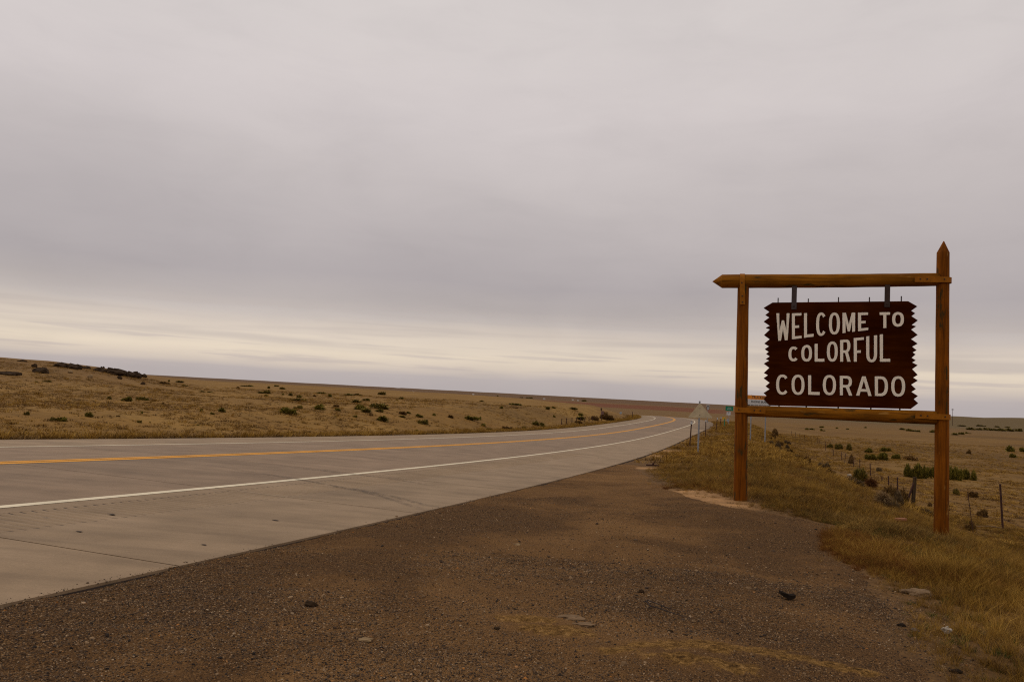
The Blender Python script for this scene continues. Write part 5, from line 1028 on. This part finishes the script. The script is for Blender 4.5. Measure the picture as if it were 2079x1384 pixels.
# curved scrap of tyre
x, y = g('tire'); bm = bmesh.new(); v = []; NA = 14
for i in range(NA+1):
    u = i/NA*2-1; zc = .022+.013*u*u+(.006 if u < 0 else 0); th = .017*(1-.35*abs(u)**3)
    v.append([bm.verts.new((u*.060, yy+.012*u*u, zc+zz)) for yy, zz in ((-.03, -th), (.03, -th), (.03, th), (-.03, th))])
for p, q in zip(v, v[1:]):
    for k in range(4): bm.faces.new((p[k], p[(k+1) % 4], q[(k+1) % 4], q[k]))
bm.faces.new(v[0][::-1]); bm.faces.new(v[-1]); bmesh.ops.rotate(bm, cent=(0, 0, 0), matrix=Matrix.Rotation(.12, 3, 'Y'), verts=bm.verts[:]); o = bm_obj('tyre_scrap', bm, M['rubber']); o.location = (x, y, 0); setz(o, .004); tag(o, 'curved black scrap of tyre lying on the gravel', 'tyre scrap')
# forked twig
x, y = g('twig'); bm = bmesh.new(); add_tube(bm, [(-.11, .16, .02), (-.07, .19, .025), (-.02, .10, .028), (.03, .04, .022), (.09, .0, .018)], [.0045, .004, .004, .003, .002], 5); add_tube(bm, [(-.09, .17, .022), (-.075, .06, .02), (-.03, 0.0, .022), (.06, -.12, .022), (.17, -.2, .018)], [.004, .004, .0035, .003, .0015], 5); add_tube(bm, [(-.075, .06, .02), (-.11, .0, .018)], [.003, .002], 5)
o = bm_obj('twig', bm, M['twig']); o.location = (x, y, 0); setz(o, .004); tag(o, 'thin dark forked twig on the gravel', 'twig')
for k, args in dict(slab1=('mud_slab', .19, .08, .035, 'mudc', 'upper flat slab of dried mud on the yellowish patch', 'mud'), slab2=('mud_slab', .14, .07, .03, 'mudc', 'lower flat slab of dried mud just right of the other', 'mud'), darkrock=('stone', .085, .06, .05, 'rock', 'dark lump of rock on the gravel near the road edge', 'stone'), lightstone=('stone', .08, .05, .025, 'paler', 'flat grey stone in the gravel at the bottom left', 'stone'), lightstone2=('stone', .08, .05, .025, 'paler', 'pale flat stone in the middle of the gravel', 'stone'), tanslab=('flat_stone', .26, .20, .13, 'mudc', 'flat tan stone slab in the rank grass at lower right', 'stone'),
               darkbag=('dark_lump', .08, .055, .05, 'rubber', 'black lump in the grass at the bottom right corner', 'litter'), dark2=('dark_lump', .06, .05, .035, 'rubber', 'small dark lump where gravel meets grass', 'litter'), clod=('clod', .045, .04, .035, 'rock', 'dark clod of earth above the forked twig', 'clod'), clod2=('clod', .04, .035, .022, 'rock', 'dark clod left of the mud slabs', 'clod'), clod3=('clod', .04, .03, .022, 'rock', 'dark clod right of the mud slabs', 'clod')).items():
    x, y = g(k); nm, wd, dp, ht, mm, lab, ct = args; o = rock(nm, x, y, wd, dp, ht, M[mm], len(lab) % 7+len(k), lab, ct, flat=('slab' in k), sub=3, sink=.3, rough=.75 if 'slab' in k else .45); setz(o, .0)
x, y = g('white'); o = rock('paper_scrap', x, y, .06, .04, .05, M['trash'], 5, 'crumpled white scrap in the grass at lower right', 'litter', rough=.7); setz(o, .05)
x, y = g('blue'); o = rock('plastic_scrap', x, y, .05, .04, .03, M['bluetrash'], 6, 'crumpled blue-grey plastic at the edge of the grass', 'litter', rough=.7); setz(o, .01)
x, y = g('can'); bm = bmesh.new(); add_box(bm, (0, 0, .05), (.21, .09, .05), Matrix.Rotation(.3, 3, 'Z'), .012); o = bm_obj('red_carton', bm, M['redbrick']); o.location = (x, y, Z(x, y)+.06); tag(o, 'faded red carton lying in pale grass left of the tall post', 'litter')
x, y = g('ditchtrash'); o = rock('paper_scrap', x, y, .3, .2, .16, M['trash'], 8, 'white scrap of litter on the ditch bank below the board', 'litter', rough=.6); o.location.z += .12
x, y = g('bar'); bm = bmesh.new(); add_box(bm, (0, 0, .03), (.44, .05, .05), None, .008); add_box(bm, (.02, 0, .08), (.06, .06, .07), None, .01); o = bm_obj('rusty_bar', bm, M['rust']); o.location = (x, y, Z(x, y)+.02); o.rotation_euler.z = -.1; tag(o, 'rusty iron bar lying on bare soil beside the road edge', 'scrap metal')
x, y = g('stick'); bm = bmesh.new(); add_tube(bm, [(-.4, 0, .03), (.1, .05, .06), (.5, 0, .03)], [.03, .03, .02], 6); o = bm_obj('stick', bm, M['mudc']); o.location = (x, y, Z(x, y)+.03); tag(o, 'pale stick in the grass left of the steel post', 'stick')
